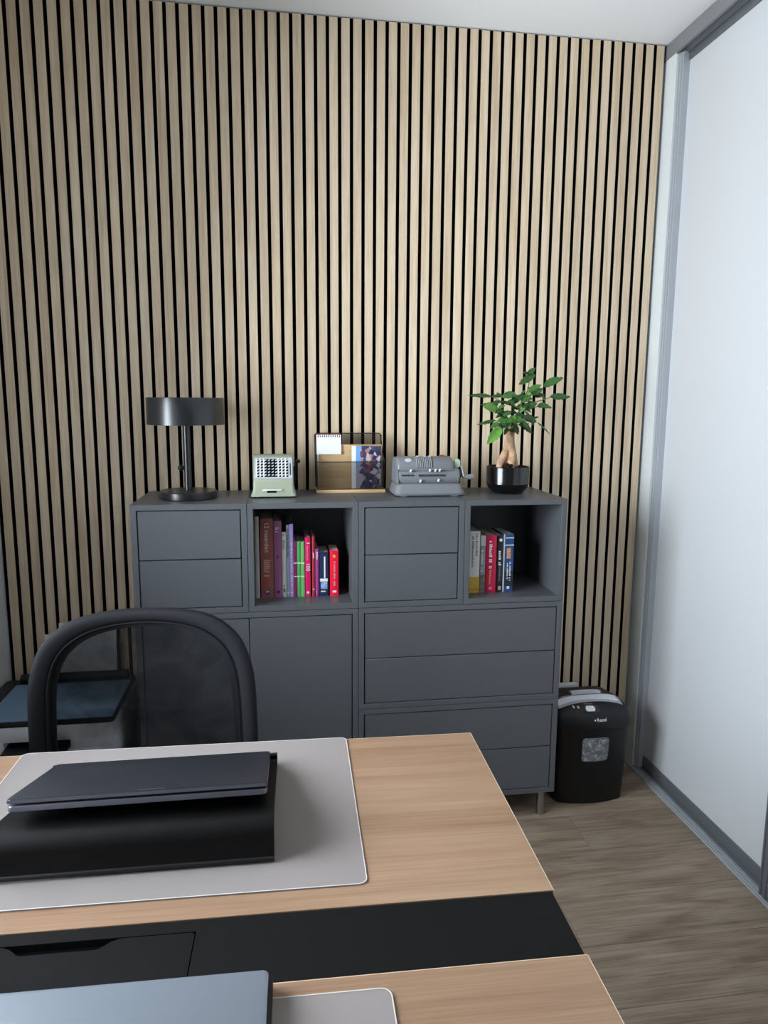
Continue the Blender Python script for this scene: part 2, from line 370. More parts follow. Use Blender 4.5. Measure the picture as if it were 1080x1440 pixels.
GP = .0032
def fronts(t, w, h, nx, nz, kind, b0=0.):
    W = w-2*T; H = h-2*T
    for ix in range(nx):
        for iz in range(nz):
            x0 = T+W*ix/nx; x1 = T+W*(ix+1)/nx; z0 = T+H*iz/nz; z1 = T+H*(iz+1)/nz
            box(kind, x0+(GP if ix == 0 else GP/2), x1-(GP if ix == nx-1 else GP/2), -.0 + .003, .018, b0+z0+(GP*.8 if iz == 0 else GP/2), b0+z1-(GP if iz == nz-1 else GP/2), 'cabinet_grey', t, bev=.0009, seg=1)
    box('inner_box', T+.004, w-T-.004, .019, DEP-.02, T+.004+b0, h-T-.004+b0, 'gap_black', t)
gD = 'dark grey modular storage units against the slat wall'
c = carcass('drawer_unit', 'square grey two-drawer unit under the black table lamp', 0, .8, .35, .35, gD); fronts(c, .35, .35, 1, 2, 'drawer')
carcass('open_cube', 'open grey cube shelf holding the many-coloured books, under the mint calculator', .35, .8, .35, .35, gD)
c = carcass('drawer_unit', 'square grey two-drawer unit under the grey crank calculator', .70, .8, .35, .35, gD); fronts(c, .35, .35, 1, 2, 'drawer')
carcass('open_cube', 'open grey cube shelf holding five books, under the potted plant', 1.05, .8, .35, .35, gD)
c = carcass('door_cabinet', 'large grey two-door cabinet behind the office chair', 0, .1, .70, .70, gD, legs=.1); fronts(c, .70, .70, 2, 1, 'door', .1)
c = carcass('drawer_unit', 'wide grey two-drawer unit in the middle of the right-hand stack', .70, .45, .70, .35, gD); fronts(c, .70, .35, 1, 2, 'drawer')
c = carcass('drawer_unit', 'wide grey two-drawer unit on steel legs beside the shredder', .70, .1, .70, .35, gD, legs=.1); fronts(c, .70, .35, 1, 2, 'drawer', .1)

# ------------------------------------------------------------------ double desk
DA = -math.radians(1.6); DX, DY, DZ = .866, -.765, .73
def dl(x, y):      # world to desk-local
    a = x-DX; b = y-DY; c_, s_ = math.cos(-DA), math.sin(-DA); return (a*c_-b*s_, a*s_+b*c_)
dk = thing('bench_desk', 'double oak desk with a black cable strip along its middle', 'desk', (DX, DY, 0), DA)
WD = 1.318
def desktop(y0, y1):
    o = box('desktop', -WD, -.0012, y0, y1, DZ-.025, DZ, 'desk_oak', dk, bev=.0006, seg=1)
    boxes('edge_band', [(-.0012, 0, y0, y1, DZ-.025, DZ-.0002), (-WD, -.0012, y1, y1+.0012, DZ-.025, DZ-.0002)], 'desk_edge', o)
    return o
desktop(-.524, -.0012); desktop(-1.225, -.652)
ct = box('cable_tray', -WD, -.004, -.6505, -.5255, DZ-.06, DZ-.012, 'gap_black', dk)
fx = dl(.322, -1.288)[0]
prism('strip_plate', [(-WD, -.5255), (-WD, -.5475), (fx+.0016, -.5475), (fx+.0016, -.6505), (-.004, -.6505), (-.004, -.5255)], DZ-.012, DZ-.001, 'strip_black', dk, smooth=False)
hx0, hx1 = dl(.068, -1.28)[0], dl(.222, -1.285)[0]
flap = [(-WD, -.6505), (fx-.004, -.6505), (fx, -.6465), (fx, -.553), (fx-.004, -.5492), (hx1, -.5492), (hx1-.012, -.5545), (hx1-.024, -.5655), (hx1-.03, -.567), (hx0+.03, -.567), (hx0+.024, -.5655), (hx0+.012, -.5545), (hx0, -.5492), (-WD, -.5492)]
prism('cable_flap', flap, DZ-.012, DZ-.001, 'strip_black', dk, smooth=False)
for ly in (-.06, -1.165):
    for lx in (-WD+.05, -.06):
        box('leg', lx-.025, lx+.025, ly-.025, ly+.025, 0, DZ-.025, 'white_plastic', dk, bev=.003)
for lx in (-WD+.05, -.06): box('side_beam', lx-.02, lx+.02, -1.14, -.085, DZ-.085, DZ-.061, 'white_plastic', dk)
for ly in (-.30, -.90): box('cross_beam', -WD+.07, -.08, ly-.02, ly+.02, DZ-.065, DZ-.025, 'white_plastic', dk)

def pad(label, x0, x1, y0, y1):
    t = thing('desk_pad', label, 'desk pad', (DX, DY, DZ), DA, 'frosted desk pads')
    prism('sheet', rrect(x0, x1, y0, y1, .014), .0004, .0024, 'frosted_pad', t, bev=.0004, seg=1)
    P = rrect(x0, x1, y0, y1, .014); bm = bmesh.new(); Q = rrect(x0+.0016, x1-.0016, y0+.0016, y1-.0016, .0126)
    add_rings(bm, [[(a, b, .0003) for a, b in P], [(a, b, .0027) for a, b in P], [(a, b, .0027) for a, b in Q], [(a, b, .0025) for a, b in Q]], cap=False)
    obj('rim', finish(bm, 'rim'), 'pad_edge', t)
pad('large frosted desk pad under the black laptop stand', dl(-.090, -.8)[0], dl(.5795, -1.0)[0], -.4800, .003)
pad('frosted desk pad on the near desk half, partly under the silver laptop', dl(-.090, -1.6)[0], dl(.5765, -1.46)[0], -1.15, dl(.55, -1.433)[1])

# ------------------------------------------------------------------ laptop stand (bent black sheet) and dark laptop
PZ = DZ+.0027
st = thing('laptop_stand', 'black curved laptop stand on the frosted desk pad', 'laptop stand', (.218, -1.0, PZ), DA*.6)
def bent(name, prof, th, x0, x1, m, parent, rnd=0.):
    """a sheet of thickness th following a y-z profile, from x0 to x1, with rounded front corners"""
    n = len(prof); outer = []; inner = []
    for i, p in enumerate(prof):
        a = prof[max(i-1, 0)]; b = prof[min(i+1, n-1)]; t_ = Vector((b[0]-a[0], b[1]-a[1])).normalized(); nn = Vector((-t_.y, t_.x))
        outer.append((p[0]+nn.x*th/2, p[1]+nn.y*th/2)); inner.append((p[0]-nn.x*th/2, p[1]-nn.y*th/2))
    poly = outer+inner[::-1]; bm = bmesh.new()
    xs = [x0, x0+.002, x1-.002, x1]; k = len(poly); cx = sum(p[0] for p in poly)/k
    rings = [[(x, p[0], p[1]) for p in poly] for x in (x0, x1)]
    add_rings(bm, rings, cap=False)
    R0 = [v for v in bm.verts if abs(v.co.x-x0) < 1e-7]; R1 = [v for v in bm.verts if abs(v.co.x-x1) < 1e-7]
    for R in (R0, R1):
        for i in range(n-1):
            bm.faces.new((R[i], R[i+1], R[k-2-i], R[k-1-i]))
    return obj(name, finish(bm, name, True), m, parent)
prof = [(.150, .020), (.152, .012), (.146, .006), (.136, .006), (.126, .0095)]
for i in range(9): prof.append((.118-.218*i/8, .012+.052*i/8))
for i in range(1, 9):
    a = math.radians(103+(188-103)*i/8); prof.append((-.118+.036*math.cos(a)-.0, .0345+.0335*math.sin(a)))
prof += [(-.157, .016), (-.160, .006)]
bent('shell', prof, .005, -.216, .216, 'black_leather', st)
tube('hem', [(-.216, -.1605, .006), (.216, -.1605, .006)], .0045, 'black_plastic', st, 10)
tube('lip_hem', [(-.216, .151, .021), (.216, .151, .021)], .004, 'black_plastic', st, 10)

def laptop(name, label, loc, rot, w, d, hb, hl, gap, mb, mlid, grp, ex=0.):
    t = thing(name, label, 'laptop', loc, 0, grp); t.rotation_euler = rot
    base = prism('base', rrect(-w/2-ex, w/2+ex, -d/2, d/2+ex, .009), .004, .004+hb, mb, t, bev=.0015)
    for fx_, fy_ in ((-w/2+.03, -d/2+.025), (w/2-.03, -d/2+.025), (-w/2+.03, d/2-.025), (w/2-.03, d/2-.025)):
        lathe('foot', [(.006, 0), (.006, .0042)], 'black_plastic', t, (fx_, fy_, 0), 12)
    bm = bmesh.new(); add_tube(bm, [(-w*.38, -d/2+.009, .004+hb+gap/2), (w*.38, -d/2+.009, .004+hb+gap/2)], gap*.75+.001, 12)
    obj('hinge', finish(bm, 'hinge', True), 'black_plastic', t)
    z0 = .004+hb+gap
    lid = prism('lid', rrect(-w/2, w/2, -d/2, d/2, .006), z0, z0+hl, mlid, t, bev=.0012)
    return t, lid, z0+hl
ang = math.asin((.843-.770)/.262)
lt, lid, zt = laptop('laptop', 'closed dark grey laptop lying on the black stand', (.2195, -.9965, .7845), (ang, 0, 0), .403, .256, .0085, .0065, .0036, 'laptop_edge', 'laptop_grey', 'closed laptops')
lt.rotation_euler = Euler((-ang, 0, -.006)); 
box('edge_trim', -.2, .2, -.1285, -.1275, zt-.0060, zt-.0008, 'laptop_edge', lid)
box('maker_mark', -.005, .038, -.1205, -.1175, zt-.0001, zt+.0002, 'laptop_edge', lid)
# silver laptop on the near half
l2, lid2, zt2 = laptop('laptop', 'closed silver laptop on the near half of the desk', (.2485, -1.530, PZ), (0, 0, DA), .346, .240, .013, .007, .0025, 'black_plastic', 'silver_lid', 'closed laptops', ex=.0055)

# ------------------------------------------------------------------ office chair with mesh back, pushed up behind the desk
ch = thing('office_chair', 'black office chair with see-through mesh back behind the desk', 'office chair', (.122, -.62, 0), 0)
YBK = .12
OUT = [(.262, .47), (.266, .55), (.2665, .62), (.2655, .70), (.263, .77), (.257, .82), (.243, .868), (.218, .910), (.166, .948), (.092, .965), (0, .969)]
INN = [(.216, .475), (.220, .55), (.2215, .62), (.220, .70), (.2165, .77), (.2105, .815), (.197, .856), (.172, .890), (.128, .918), (.068, .933), (0, .9375)]
def curve_y(x): return YBK-.55*x*x
def sym(P):
    return [(-a, b) for a, b in P]+[(a, b) for a, b in reversed(P[:-1])]
def dens(P, k=3):
    Q = []
    n = len(P)
    for i in range(n-1):
        p0 = P[max(i-1, 0)]; p1 = P[i]; p2 = P[i+1]; p3 = P[min(i+2, n-1)]
        for j in range(k):
            t = j/k
            Q.append(tuple(.5*((2*p1[d])+(-p0[d]+p2[d])*t+(2*p0[d]-5*p1[d]+4*p2[d]-p3[d])*t*t+(-p0[d]+3*p1[d]-3*p2[d]+p3[d])*t**3) for d in (0, 1)))
    Q.append(P[-1]); return Q
O2 = dens(sym(OUT)); I2 = dens(sym(INN))
bm = bmesh.new(); rings = []
for (ox, oz), (ix, iz) in zip(O2, I2):
    ring = []
    for k in range(14):
        a = 2*math.pi*k/14; u = .5+.5*math.cos(a); v = math.sin(a)*.017
        x = ix+(ox-ix)*u; z = iz+(oz-iz)*u
        ring.append((x, curve_y(x)+v*abs(math.sin(a))**-.35 if abs(math.sin(a)) > .01 else curve_y(x), z))
    rings.append(ring)
add_rings(bm, rings); fr_ = obj('backrest_frame', finish(bm, 'backrest_frame', True), 'chair_fabric', ch)
bm = bmesh.new(); add_tube(bm, [(x*1.012, curve_y(x)-.0165, z+.002) for x, z in I2], .0022, 6)
obj('piping', finish(bm, 'piping', True), 'black_plastic', fr_)
bm = bmesh.new(); add_rings(bm, [[(x*f, curve_y(x)+.001+q, .30+(z-.30)*g) for f, g, q in ((1.03, 1.005, 0), (.945, .978, 0), (.945, .978, .006), (1.03, 1.005, .006))] for x, z in I2])
obj('mesh_border', finish(bm, 'mesh_border', True), 'chair_fabric', fr_)
bm = bmesh.new(); cols = 24; mid = len(I2)//2; grid = []
for i in range(mid+1):
    xl, z = I2[i]; row = []
    for k in range(cols+1):
        x = xl*(1-2*k/cols); row.append(bm.verts.new((x*1.04, curve_y(x)+.004, z+.004)))
    grid.append(row)
for a, b in zip(grid, grid[1:]):
    for k in range(cols):
        try: bm.faces.new((a[k], a[k+1], b[k+1], b[k]))
        except ValueError: pass
bmesh.ops.remove_doubles(bm, verts=bm.verts[:], dist=1e-5)
obj('mesh_panel', finish(bm, 'mesh_panel', True), 'chair_mesh', ch)
tube('lower_bar', [(-.24, curve_y(.24), .485), (-.12, curve_y(.12), .475), (0, curve_y(0), .472), (.12, curve_y(.12), .475), (.24, curve_y(.24), .485)], .018, 'black_plastic', ch, 12)
tube('back_bracket', [(0, curve_y(0)+.014, .50), (0, curve_y(0)+.03, .46), (0, .10, .42), (0, .0, .40), (0, -.12, .40)], [.022, .026, .026, .024, .024], 'black_plastic', ch, 12)
bm = bmesh.new(); S = rrect(-.24, .24, -.40, .06, .09, 8)
add_rings(bm, [[(a*.94, -.17+(b+.17)*.94, .425) for a, b in S], [(a, b, .44) for a, b in S], [(a, b, .468) for a, b in S], [(a*.95, -.17+(b+.17)*.95, .488) for a, b in S], [(a*.6, -.17+(b+.17)*.6, .492) for a, b in S]])
obj('seat', finish(bm, 'seat', True), 'chair_fabric', ch)
lathe('gas_lift', [(.028, .09), (.028, .25), (.016, .251), (.016, .40), (.06, .402), (.06, .426)], 'black_plastic', ch, (0, -.14, 0), 24)
for k in range(5):
    a = math.radians(90+72*k); dx, dy = math.cos(a), math.sin(a)
    lgo = tube('leg', [(dx*.02, -.14+dy*.02, .105), (dx*.15, -.14+dy*.15, .095), (dx*.29, -.14+dy*.29, .072)], [.03, .022, .015], 'black_plastic', ch, 10)
    bm = bmesh.new()
    for s in (-1, 1):
        cxx, cyy = dx*.29-dy*s*.014, -.14+dy*.29+dx*s*.014
        pts = [(cxx-dy*s*.009*q, cyy+dx*s*.009*q, .0275) for q in (-1, 1)]; add_tube(bm, pts, .0272, 18)
    add_tube(bm, [(dx*.29, -.14+dy*.29, .03), (dx*.29, -.14+dy*.29, .074)], .006, 8)
    obj('caster', finish(bm, 'caster', True), 'black_plastic', ch)

# ------------------------------------------------------------------ printer on its low cabinet
lc = thing('low_cabinet', 'low white cabinet carrying the printer beside the left wall', 'cabinet', (-.28, .12, 0))
box('body', -.215, .205, -.18, .20, .06, .325, 'white_plastic', lc, bev=.002)
box('plinth', -.205, .195, -.165, .19, 0, .06, 'dark_metal', lc)
for s in (-1, 1):
    d = box('door', -.2125+(.2085 if s > 0 else 0), -.0065+(.2085 if s > 0 else 0), -.197, -.1805, .064, .322, 'white_plastic', lc, bev=.0015)
    box('handle', -.005+s*.03-.004, -.005+s*.03+.004, -.209, -.197, .22, .29, 'alu', d, bev=.002)
pr = thing('printer', 'white printer with a dark scanner lid standing behind the chair', 'printer', (-.28, .12, .325))
px0, px1, py0, py1 = -.213, .215, -.176, .175
body = bmesh.new()
add_box(body, px0, px1, py0, py1, 0, .085, .004); add_box(body, px0, px1, py0, py1, .108, .158, .004); add_box(body, px0, px0+.105, py0, py1, .08, .112, 0); add_box(body, px1-.13, px1, py0, py1, .08, .112, 0); add_box(body, px0+.1, px1-.12, py0+.20, py1, .08, .112)
obj('body', finish(body, 'body', True), 'white_plastic', pr)
prism('output_tray', rrect(px0+.108, px1-.133, py0-.06, py0+.17, .012), .0855, .0915, 'black_plastic', pr, bev=.001)
box('slot_shadow', px0+.106, px1-.131, py0+.19, py0+.199, .086, .108, 'gap_black', pr)
lidp = prism('scanner_lid', rrect(px0, px1, py0, py1, .012), .1585, .1735, 'black_plastic', pr, bev=.002)
box('lid_panel', px0+.045, px1-.006, py0+.006, py1-.05, .1736, .1752, 'lid_sky_reflection', lidp, bev=.0006, seg=1)  # sheet on the black lid, coloured as its sky reflection
tube('rear_feed', [(px0+.055, py1-.024, .185), (px1-.02, py1-.024, .185)], .017, 'black_plastic', pr, 14)
pp = thing('paper_sheet', 'white paper sheet standing in the rear feed of the printer', 'paper', (-.225, .302, .516), 0, 'sheets in the printer feed')
bm = bmesh.new(); add_box(bm, -.098, .095, -.0015, .0015, 0, .175)
s_ = obj('sheet', finish(bm, 'sheet'), 'paper', pp); pp.rotation_euler = (-.16, 0, 0)
pp2 = thing('paper_sheet', 'white paper sheet set lower to the left in the printer feed', 'paper', (-.27, .298, .516), 0, 'sheets in the printer feed')
bm = bmesh.new(); add_box(bm, -.100, .095, -.0012, .0012, 0, .137)
obj('sheet', finish(bm, 'sheet'), 'paper', pp2); pp2.rotation_euler = (-.16, 0, 0)

# ------------------------------------------------------------------ shredder
sh = thing('paper_shredder', 'black paper shredder with a silver feed slot and bin window', 'shredder', (1.578, .195, 0), 0)
def plan(hw, y0, y1, n=10, bul=.028):
    """outline with bowed front, rounded corners and straight back"""
    P = []; r = .045
    for i in range(n+1):
        u = -1+2*i/n; P.append((hw*.80*u, y0-bul*(1-u*u)*.6))
    for i in range(1, 5):
        a = math.radians(-90+90*i/4); P.append((hw-hw*.20+hw*.20*math.cos(a), y0+r+r*math.sin(a)))
    for i in range(5):
        a = math.radians(90*i/4); P.append((hw-.02+.02*math.cos(a), y1-.02+.02*math.sin(a)))
    for i in range(5):
        a = math.radians(90+90*i/4); P.append((-hw+.02+.02*math.cos(a), y1-.02+.02*math.sin(a)))
    for i in range(4):
        a = math.radians(180+90*i/4); P.append((-hw+hw*.20+hw*.20*math.cos(a), y0+r+r*math.sin(a)))
    return P
bm = bmesh.new()
add_rings(bm, [[(a, b, z) for a, b in plan(hw, y0, .115)] for z, hw, y0 in ((.0, .130, -.108), (.004, .134, -.112), (.10, .139, -.115), (.20, .143, -.118), (.288, .147, -.121))])
sbody = obj('bin', finish(bm, 'bin', True), 'shredder_black', sh)
def dome(a): return .016*(abs(a)/.14)**4+.30*a*a
def rear(b): return .024*max(0., min(1., (b+.03)/.148))
HZ = [(.290, .150, -.124, 0), (.300, .152, -.126, 0), (.325, .152, -.124, .15), (.350, .150, -.112, .45), (.368, .146, -.092, .75), (.380, .140, -.066, .95), (.386, .134, -.04, 1.0)]
bm = bmesh.new(); rings = []
for z, hw, y0, k in HZ: rings.append([(a, b, z-k*dome(a)-k*rear(b)) for a, b in plan(hw, y0, .118)])
add_rings(bm, rings, cap=False)
topv = rings[-1]; cy0 = .03
prev = [v for v in bm.verts][-len(topv):]
for s in (.7, .35):
    ring = [bm.verts.new((a*s, cy0+(b-cy0)*s, .386+.002*(1-s)-dome(a*s)-rear(cy0+(b-cy0)*s))) for a, b, z in topv]
    for i in range(len(ring)):
        j = (i+1) % len(ring); bm.faces.new((prev[i], prev[j], ring[j], ring[i]))
    prev = ring
bm.faces.new(prev); b0 = [v for v in bm.verts][:len(topv)]; bm.faces.new(list(reversed(b0)))
head = obj('head', finish(bm, 'head', True), 'shredder_black', sh)
from mathutils.bvhtree import BVHTree
def surf(ob):
    return BVHTree.FromPolygons([v.co.copy() for v in ob.data.vertices], [tuple(p.vertices) for p in ob.data.polygons])
HT = surf(head); BT = surf(sbody)
def lay(tree, poly, d):           # outline (x, z) laid on a surface seen from the front, lifted by d
    out = []
    for a, b in poly:
        h, n, _, _ = tree.ray_cast(Vector((a, -1, b)), Vector((0, 1, 0)))
        out.append(h+n*d if n.y < 0 else h-n*d)
    return out
def patch(name, tree, poly, d0, d1, m, parent, smooth=True):
    bm = bmesh.new(); add_rings(bm, [lay(tree, poly, d0), lay(tree, poly, d1)]); return obj(name, finish(bm, name, smooth), m, parent)
def arc_strip(name, y0, y1, x0, x1, lift, th, m, parent, n=18):   # strip following the top of the head
    bm = bmesh.new(); rings = []
    for i in range(n+1):
        x = x0+(x1-x0)*i/n; ring = []
        for yy, dz in ((y0, -.006), (y1, -.006), (y1, lift+th), ((y0+y1)/2, lift+th), (y0, lift+th)):
            h, nn_, _, _ = HT.ray_cast(Vector((x, yy, 1)), Vector((0, 0, -1))); ring.append((x, yy, h.z+dz))
        rings.append(ring)
    add_rings(bm, rings); return obj(name, finish(bm, name, True), m, parent)
fs = arc_strip('feed_frame', -.084, -.030, -.126, .122, 0, .0016, 'alu', head)
arc_strip('feed_lip', -.072, -.046, -.124, .108, .0016, .003, 'feed_white', fs)
arc_strip('feed_slot', -.043, -.037, -.115, .104, .0016, .0004, 'gap_black', fs)
arc_strip('paper_guide', -.028, -.006, -.055, .060, .0, .010, 'feed_white', fs)
SX, SZ = -.019, .3635
sw = patch('switch_well', HT, rrect(SX-.020, SX+.034, SZ-.0085, SZ+.0085, .0084), -.003, .0010, 'gloss_black', head)
patch('switch', HT, rrect(SX-.017, SX+.017, SZ-.0062, SZ+.0062, .0060), .0005, .0045, 'white_plastic', sw)
for x_ in (-.076, -.060): patch('indicator', HT, rrect(x_-.003, x_+.003, .3655, .3705, .0018), -.003, .0012, 'white_plastic', head)
bm = bmesh.new()
for i in range(7):
    x_ = SX-.016+.0048*i; R_ = rrect(x_, x_+.0030, SZ+.0105, SZ+.0105+.0022+.0008*(i % 2), .0004, 1); add_rings(bm, [lay(HT, R_, -.003), lay(HT, R_, .0009)])
tag(obj('switch_legend', finish(bm, 'switch_legend'), 'grey_ink', head), None, kind='stuff')
me = text_mesh('Rexel', .0165, .0005)
for v in me.vertices:
    h, n, _, _ = HT.ray_cast(Vector((v.co.x-.003, -1, v.co.y*.92+.331)), Vector((0, 1, 0))); v.co = Vector((h.x, h.y-.0006-v.co.z, h.z))
obj('lettering', me, 'white_plastic', head)
patch('emblem', HT, [(-.0125, .331), (-.0095, .3345), (-.0065, .331), (-.0095, .3275)], -.002, .0008, 'white_plastic', head)
WP = rrect(-.052, .046, .174, .262, .013)
WP = [(a*(1+.9*(b-.21)) if a > 0 else a, b) for a, b in WP]
WP = [(p[0]+(q[0]-p[0])*k/3, p[1]+(q[1]-p[1])*k/3) for p, q in zip(WP, WP[1:]+WP[:1]) for k in range(3)]
win = patch('bin_window', BT, WP, -.002, .0045, 'shred_paper', sh, False)
bm = bmesh.new(); pts = lay(BT, WP, .0042); add_tube(bm, pts+[pts[0]], .0018, 6, cap=False); obj('window_rim', finish(bm, 'window_rim', True), 'rim_grey', win)
patch('window_pane', BT, [(a*.985-.0006, .218+(b-.218)*.985) for a, b in WP], .0047, .0058, 'clear_window', win, False)
wt = thing('adapter_block', 'small white plastic block standing behind the shredder', 'plug', (1.565, .343, 0))
box('housing', -.052, .058, -.012, .012, .0, .356, 'white_plastic', wt, bev=.004)
box('cap_line', -.046, .050, -.0128, -.011, .340, .343, 'grey_ink', wt)

# ------------------------------------------------------------------ table lamp
ZT = 1.15
la = thing('table_lamp', 'black table lamp with a flat drum shade', 'lamp', (.157, .157, ZT))
lathe('base', [(.088, 0), (.0905, .002), (.0905, .022), (.0885, .0245), (.014, .0255)], 'lamp_black', la, seg=72)
lathe('stem', [(.0117, .024), (.0117, .30)], 'lamp_black', la, seg=28)
kn = lathe('switch_knob', [(.0015, -.0105), (.006, -.0085), (.0095, -.004), (.0102, 0), (.0095, .004), (.006, .0085), (.0015, .0105)], 'black_plastic', la, (-.021, .002, .098), 20, 'x')
tube('knob_pin', [(-.021, .002, .098), (-.008, 0, .098)], .004, 'black_plastic', kn, 8)
shd = lathe('shade', [(.1185, .238), (.1215, .2385), (.1215, .3225), (.1205, .324), (.02, .3245), (.02, .3215), (.1185, .321), (.1185, .238)], 'lamp_black', la, seg=96, cap=False)
boxes('spider', [(-.118, .118, -.003, .003, .296, .300), (-.003, .003, -.118, .118, .296, .300)], 'black_plastic', shd)
lathe('bulb', [(.012, .245), (.026, .255), (.03, .268), (.026, .283), (.012, .2955)], 'bulb', la, (.035, 0, 0), 20)

# ------------------------------------------------------------------ mint adding machine
ad = thing('adding_machine', 'mint green mechanical adding machine with a silver lever grid', 'calculator', (.4335, .123, ZT))
bm = bmesh.new()
P = [rrect(-.0735, .0735, 0, .20, .008), rrect(-.0735, .0735, 0, .20, .008), rrect(-.0680, .0680, .004, .196, .008), rrect(-.0668, .0668, .006, .194, .008), rrect(-.0660, .0660, .008, .192, .008)]
add_rings(bm, [[(a, b, z) for a, b in p] for p, z in zip(P, (.004, .009, .016, .030, .052))], cap=True)
mb = obj('base', finish(bm, 'base', True), 'mint_paint', ad)
side = [(.008, .050), (.0105, .064), (.048, .128), (.062, .136), (.12, .136), (.175, .10), (.19, .052)]
prism('housing', side, -.0655, .0655, 'mint_paint', ad, 'yz', bev=.006, seg=3)
o0 = Vector((0, .0090, .0628)); uy = Vector((0, .0375, .0640)).normalized(); nn = Vector((0, -uy.z, uy.y))
def slope(a, b, d): return o0+Vector((a, 0, 0))+uy*b+nn*d
bm = bmesh.new(); R_ = rrect(-.0615, .0615, .000, .0755, .004); add_rings(bm, [[slope(a, b, -.002) for a, b in R_], [slope(a, b, .0016) for a, b in R_]]); plate = obj('face_plate', finish(bm, 'face_plate'), 'silver_plate', ad)
bm = bmesh.new()
for i in range(9):
    x = -.0525+.0118*i
    for a0, a1, b0_, b1_ in ((x-.0052, x+.0066, .005, .0715),):
        R_ = [(a0, b0_), (a1, b0_), (a1, b1_), (a0, b1_)]; add_rings(bm, [[slope(a, b, .0012) for a, b in R_], [slope(a, b, .0018) for a, b in R_]])
obj('slot_columns', finish(bm, 'slot_columns'), 'gap_black', plate)
bm = bmesh.new(); bars = []
for i in range(9):
    x = -.0525+.0118*i
    if i not in (3, 4, 5): bars.append((x-.0050, x-.0006))
    for j in range(6):
        yb = .0085+.0108*j
        R_ = [(x-.0008, yb), (x+.0062, yb+.0032), (x+.0062, yb+.0074), (x-.0008, yb+.0042)]; add_rings(bm, [[slope(a, b, .0015) for a, b in R_], [slope(a, b, .0036 if (i+j) % 2 else .0029) for a, b in R_]])
gk = tag(obj('lever_grid', finish(bm, 'lever_grid'), 'silver_plate', plate), 'silver lever grid', kind='stuff')
for a0, a1 in bars:
    bm = bmesh.new(); R_ = [(a0, .005), (a1, .005), (a1, .0715), (a0, .0715)]; add_rings(bm, [[slope(a, b, .001) for a, b in R_], [slope(a, b, .0040) for a, b in R_]]); obj('column_bar', finish(bm, 'column_bar'), 'white_ink', plate)
bm = bmesh.new(); R_ = rrect(.0535, .0568, .012, .055, .0012); add_rings(bm, [[slope(a, b, .001) for a, b in R_], [slope(a, b, .0026) for a, b in R_]]); obj('side_slot', finish(bm, 'side_slot'), 'gap_black', plate)
boxes('result_window', [(-.0215, .0085, .0035, .0062, .0165, .0230)], 'gloss_black', ad)
tube('clear_bar', [(-.036, -.0022, .0255), (-.030, -.0035, .0262), (.02, -.0035, .0262), (.026, -.001, .0262)], .0022, 'white_ink', ad, 8)
cr_ = lathe('crank_hub', [(.008, .064), (.008, .074)], 'black_plastic', ad, (0, .085, .05), 18, 'x')
tube('crank_arm', [(.0725, .085, .05), (.0735, .075, .085), (.0735, .07, .115)], .0035, 'black_plastic', cr_, 8)
lathe('crank_knob', [(.003, .071), (.003, .0755), (.0058, .0765), (.0064, .081), (.0058, .0885), (.003, .0895)], 'black_plastic', ad, (0, .07, .115), 16, 'x')
tube('paper_rest', [(.0665, .16, .02), (.072, .16, .03), (.072, .16, .09)], .004, 'black_plastic', ad, 8)
for fx_, fy_ in ((-.06, .015), (.06, .015), (-.06, .185), (.06, .185)): lathe('foot', [(.006, 0), (.006, .0045)], 'black_plastic', ad, (fx_, fy_, 0), 12)

# ------------------------------------------------------------------ letter holder with notepad and photo
lh = thing('letter_holder', 'black wire mesh letter holder on a pale wood base', 'letter holder', (.5795, .2255, ZT))
HW = .2415; HD = .115
box('base', 0, HW, 0, HD, 0, .0115, 'pale_oak', lh, bev=.0012)
wire = .0017
def loop(pts, nm, r=wire): return tube(nm, pts, r, 'black_plastic', lh, 8)
loop([(.004, .004, .0125), (.004, .003, .108), (HW-.004, .003, .108), (HW-.004, .004, .0125), (.004, .004, .0125)], 'front_frame')
loop([(.004, HD-.006, .0125), (.000, HD-.003, .197), (.006, HD-.003, .203), (HW-.006, HD-.003, .203), (HW, HD-.003, .197), (HW-.004, HD-.006, .0125), (.004, HD-.006, .0125)], 'back_frame')
for x in (.003, HW-.003):
    loop([(x, .003, .108), (x, .05, .130), (x, HD-.004, .200)], 'side_rail')
def sheet(nm, pts, m, parent, th=.0007, d=(0, 1, 0)):
    bm = bmesh.new(); dv = Vector(d)*th; add_rings(bm, [[Vector(p) for p in pts], [Vector(p)+dv for p in pts]]); return obj(nm, finish(bm, nm), m, parent)
sheet('front_mesh', [(.005, .0035, .013), (HW-.005, .0035, .013), (HW-.005, .0028, .107), (.005, .0028, .107)], 'wire_mesh', lh)
sheet('back_mesh', [(.005, HD-.0055, .013), (HW-.005, HD-.0055, .013), (HW-.001, HD-.003, .201), (.001, HD-.003, .201)], 'wire_mesh', lh)
for x in (.003, HW-.0037):
    sheet('side_mesh', [(x, .004, .013), (x, HD-.006, .013), (x, HD-.004, .198), (x, .05, .129), (x, .004, .107)], 'wire_mesh', lh, d=(1, 0, 0))
box('divider', .0065, HW-.0065, .050, .055, .0116, .166, 'pale_oak', lh, bev=.0006, seg=1)
box('card_slip', .006, .0095, .044, .0465, .0116, .150, 'paper', lh)
npd = thing('notepad', 'small white spiral notepad clipped on the letter holder', 'notepad', (.583, .2688, ZT+.136), 0)
box('pages', 0, .086, 0, .0045, 0, .069, 'paper', npd, bev=.0004, seg=1)
npd.rotation_euler = (-.07, 0, 0); npd.location = (.583, .2655, ZT+.132)
bm = bmesh.new()
for i in range(11):
    x = .0055+.0075*i; add_tube(bm, [(x, .0022+.0042*math.cos(a), .0688+.0042*math.sin(a)) for a in [2*math.pi*k/10 for k in range(11)]], .0009, 6, cap=False)
obj('spiral', finish(bm, 'spiral', True), 'wire_red', npd)
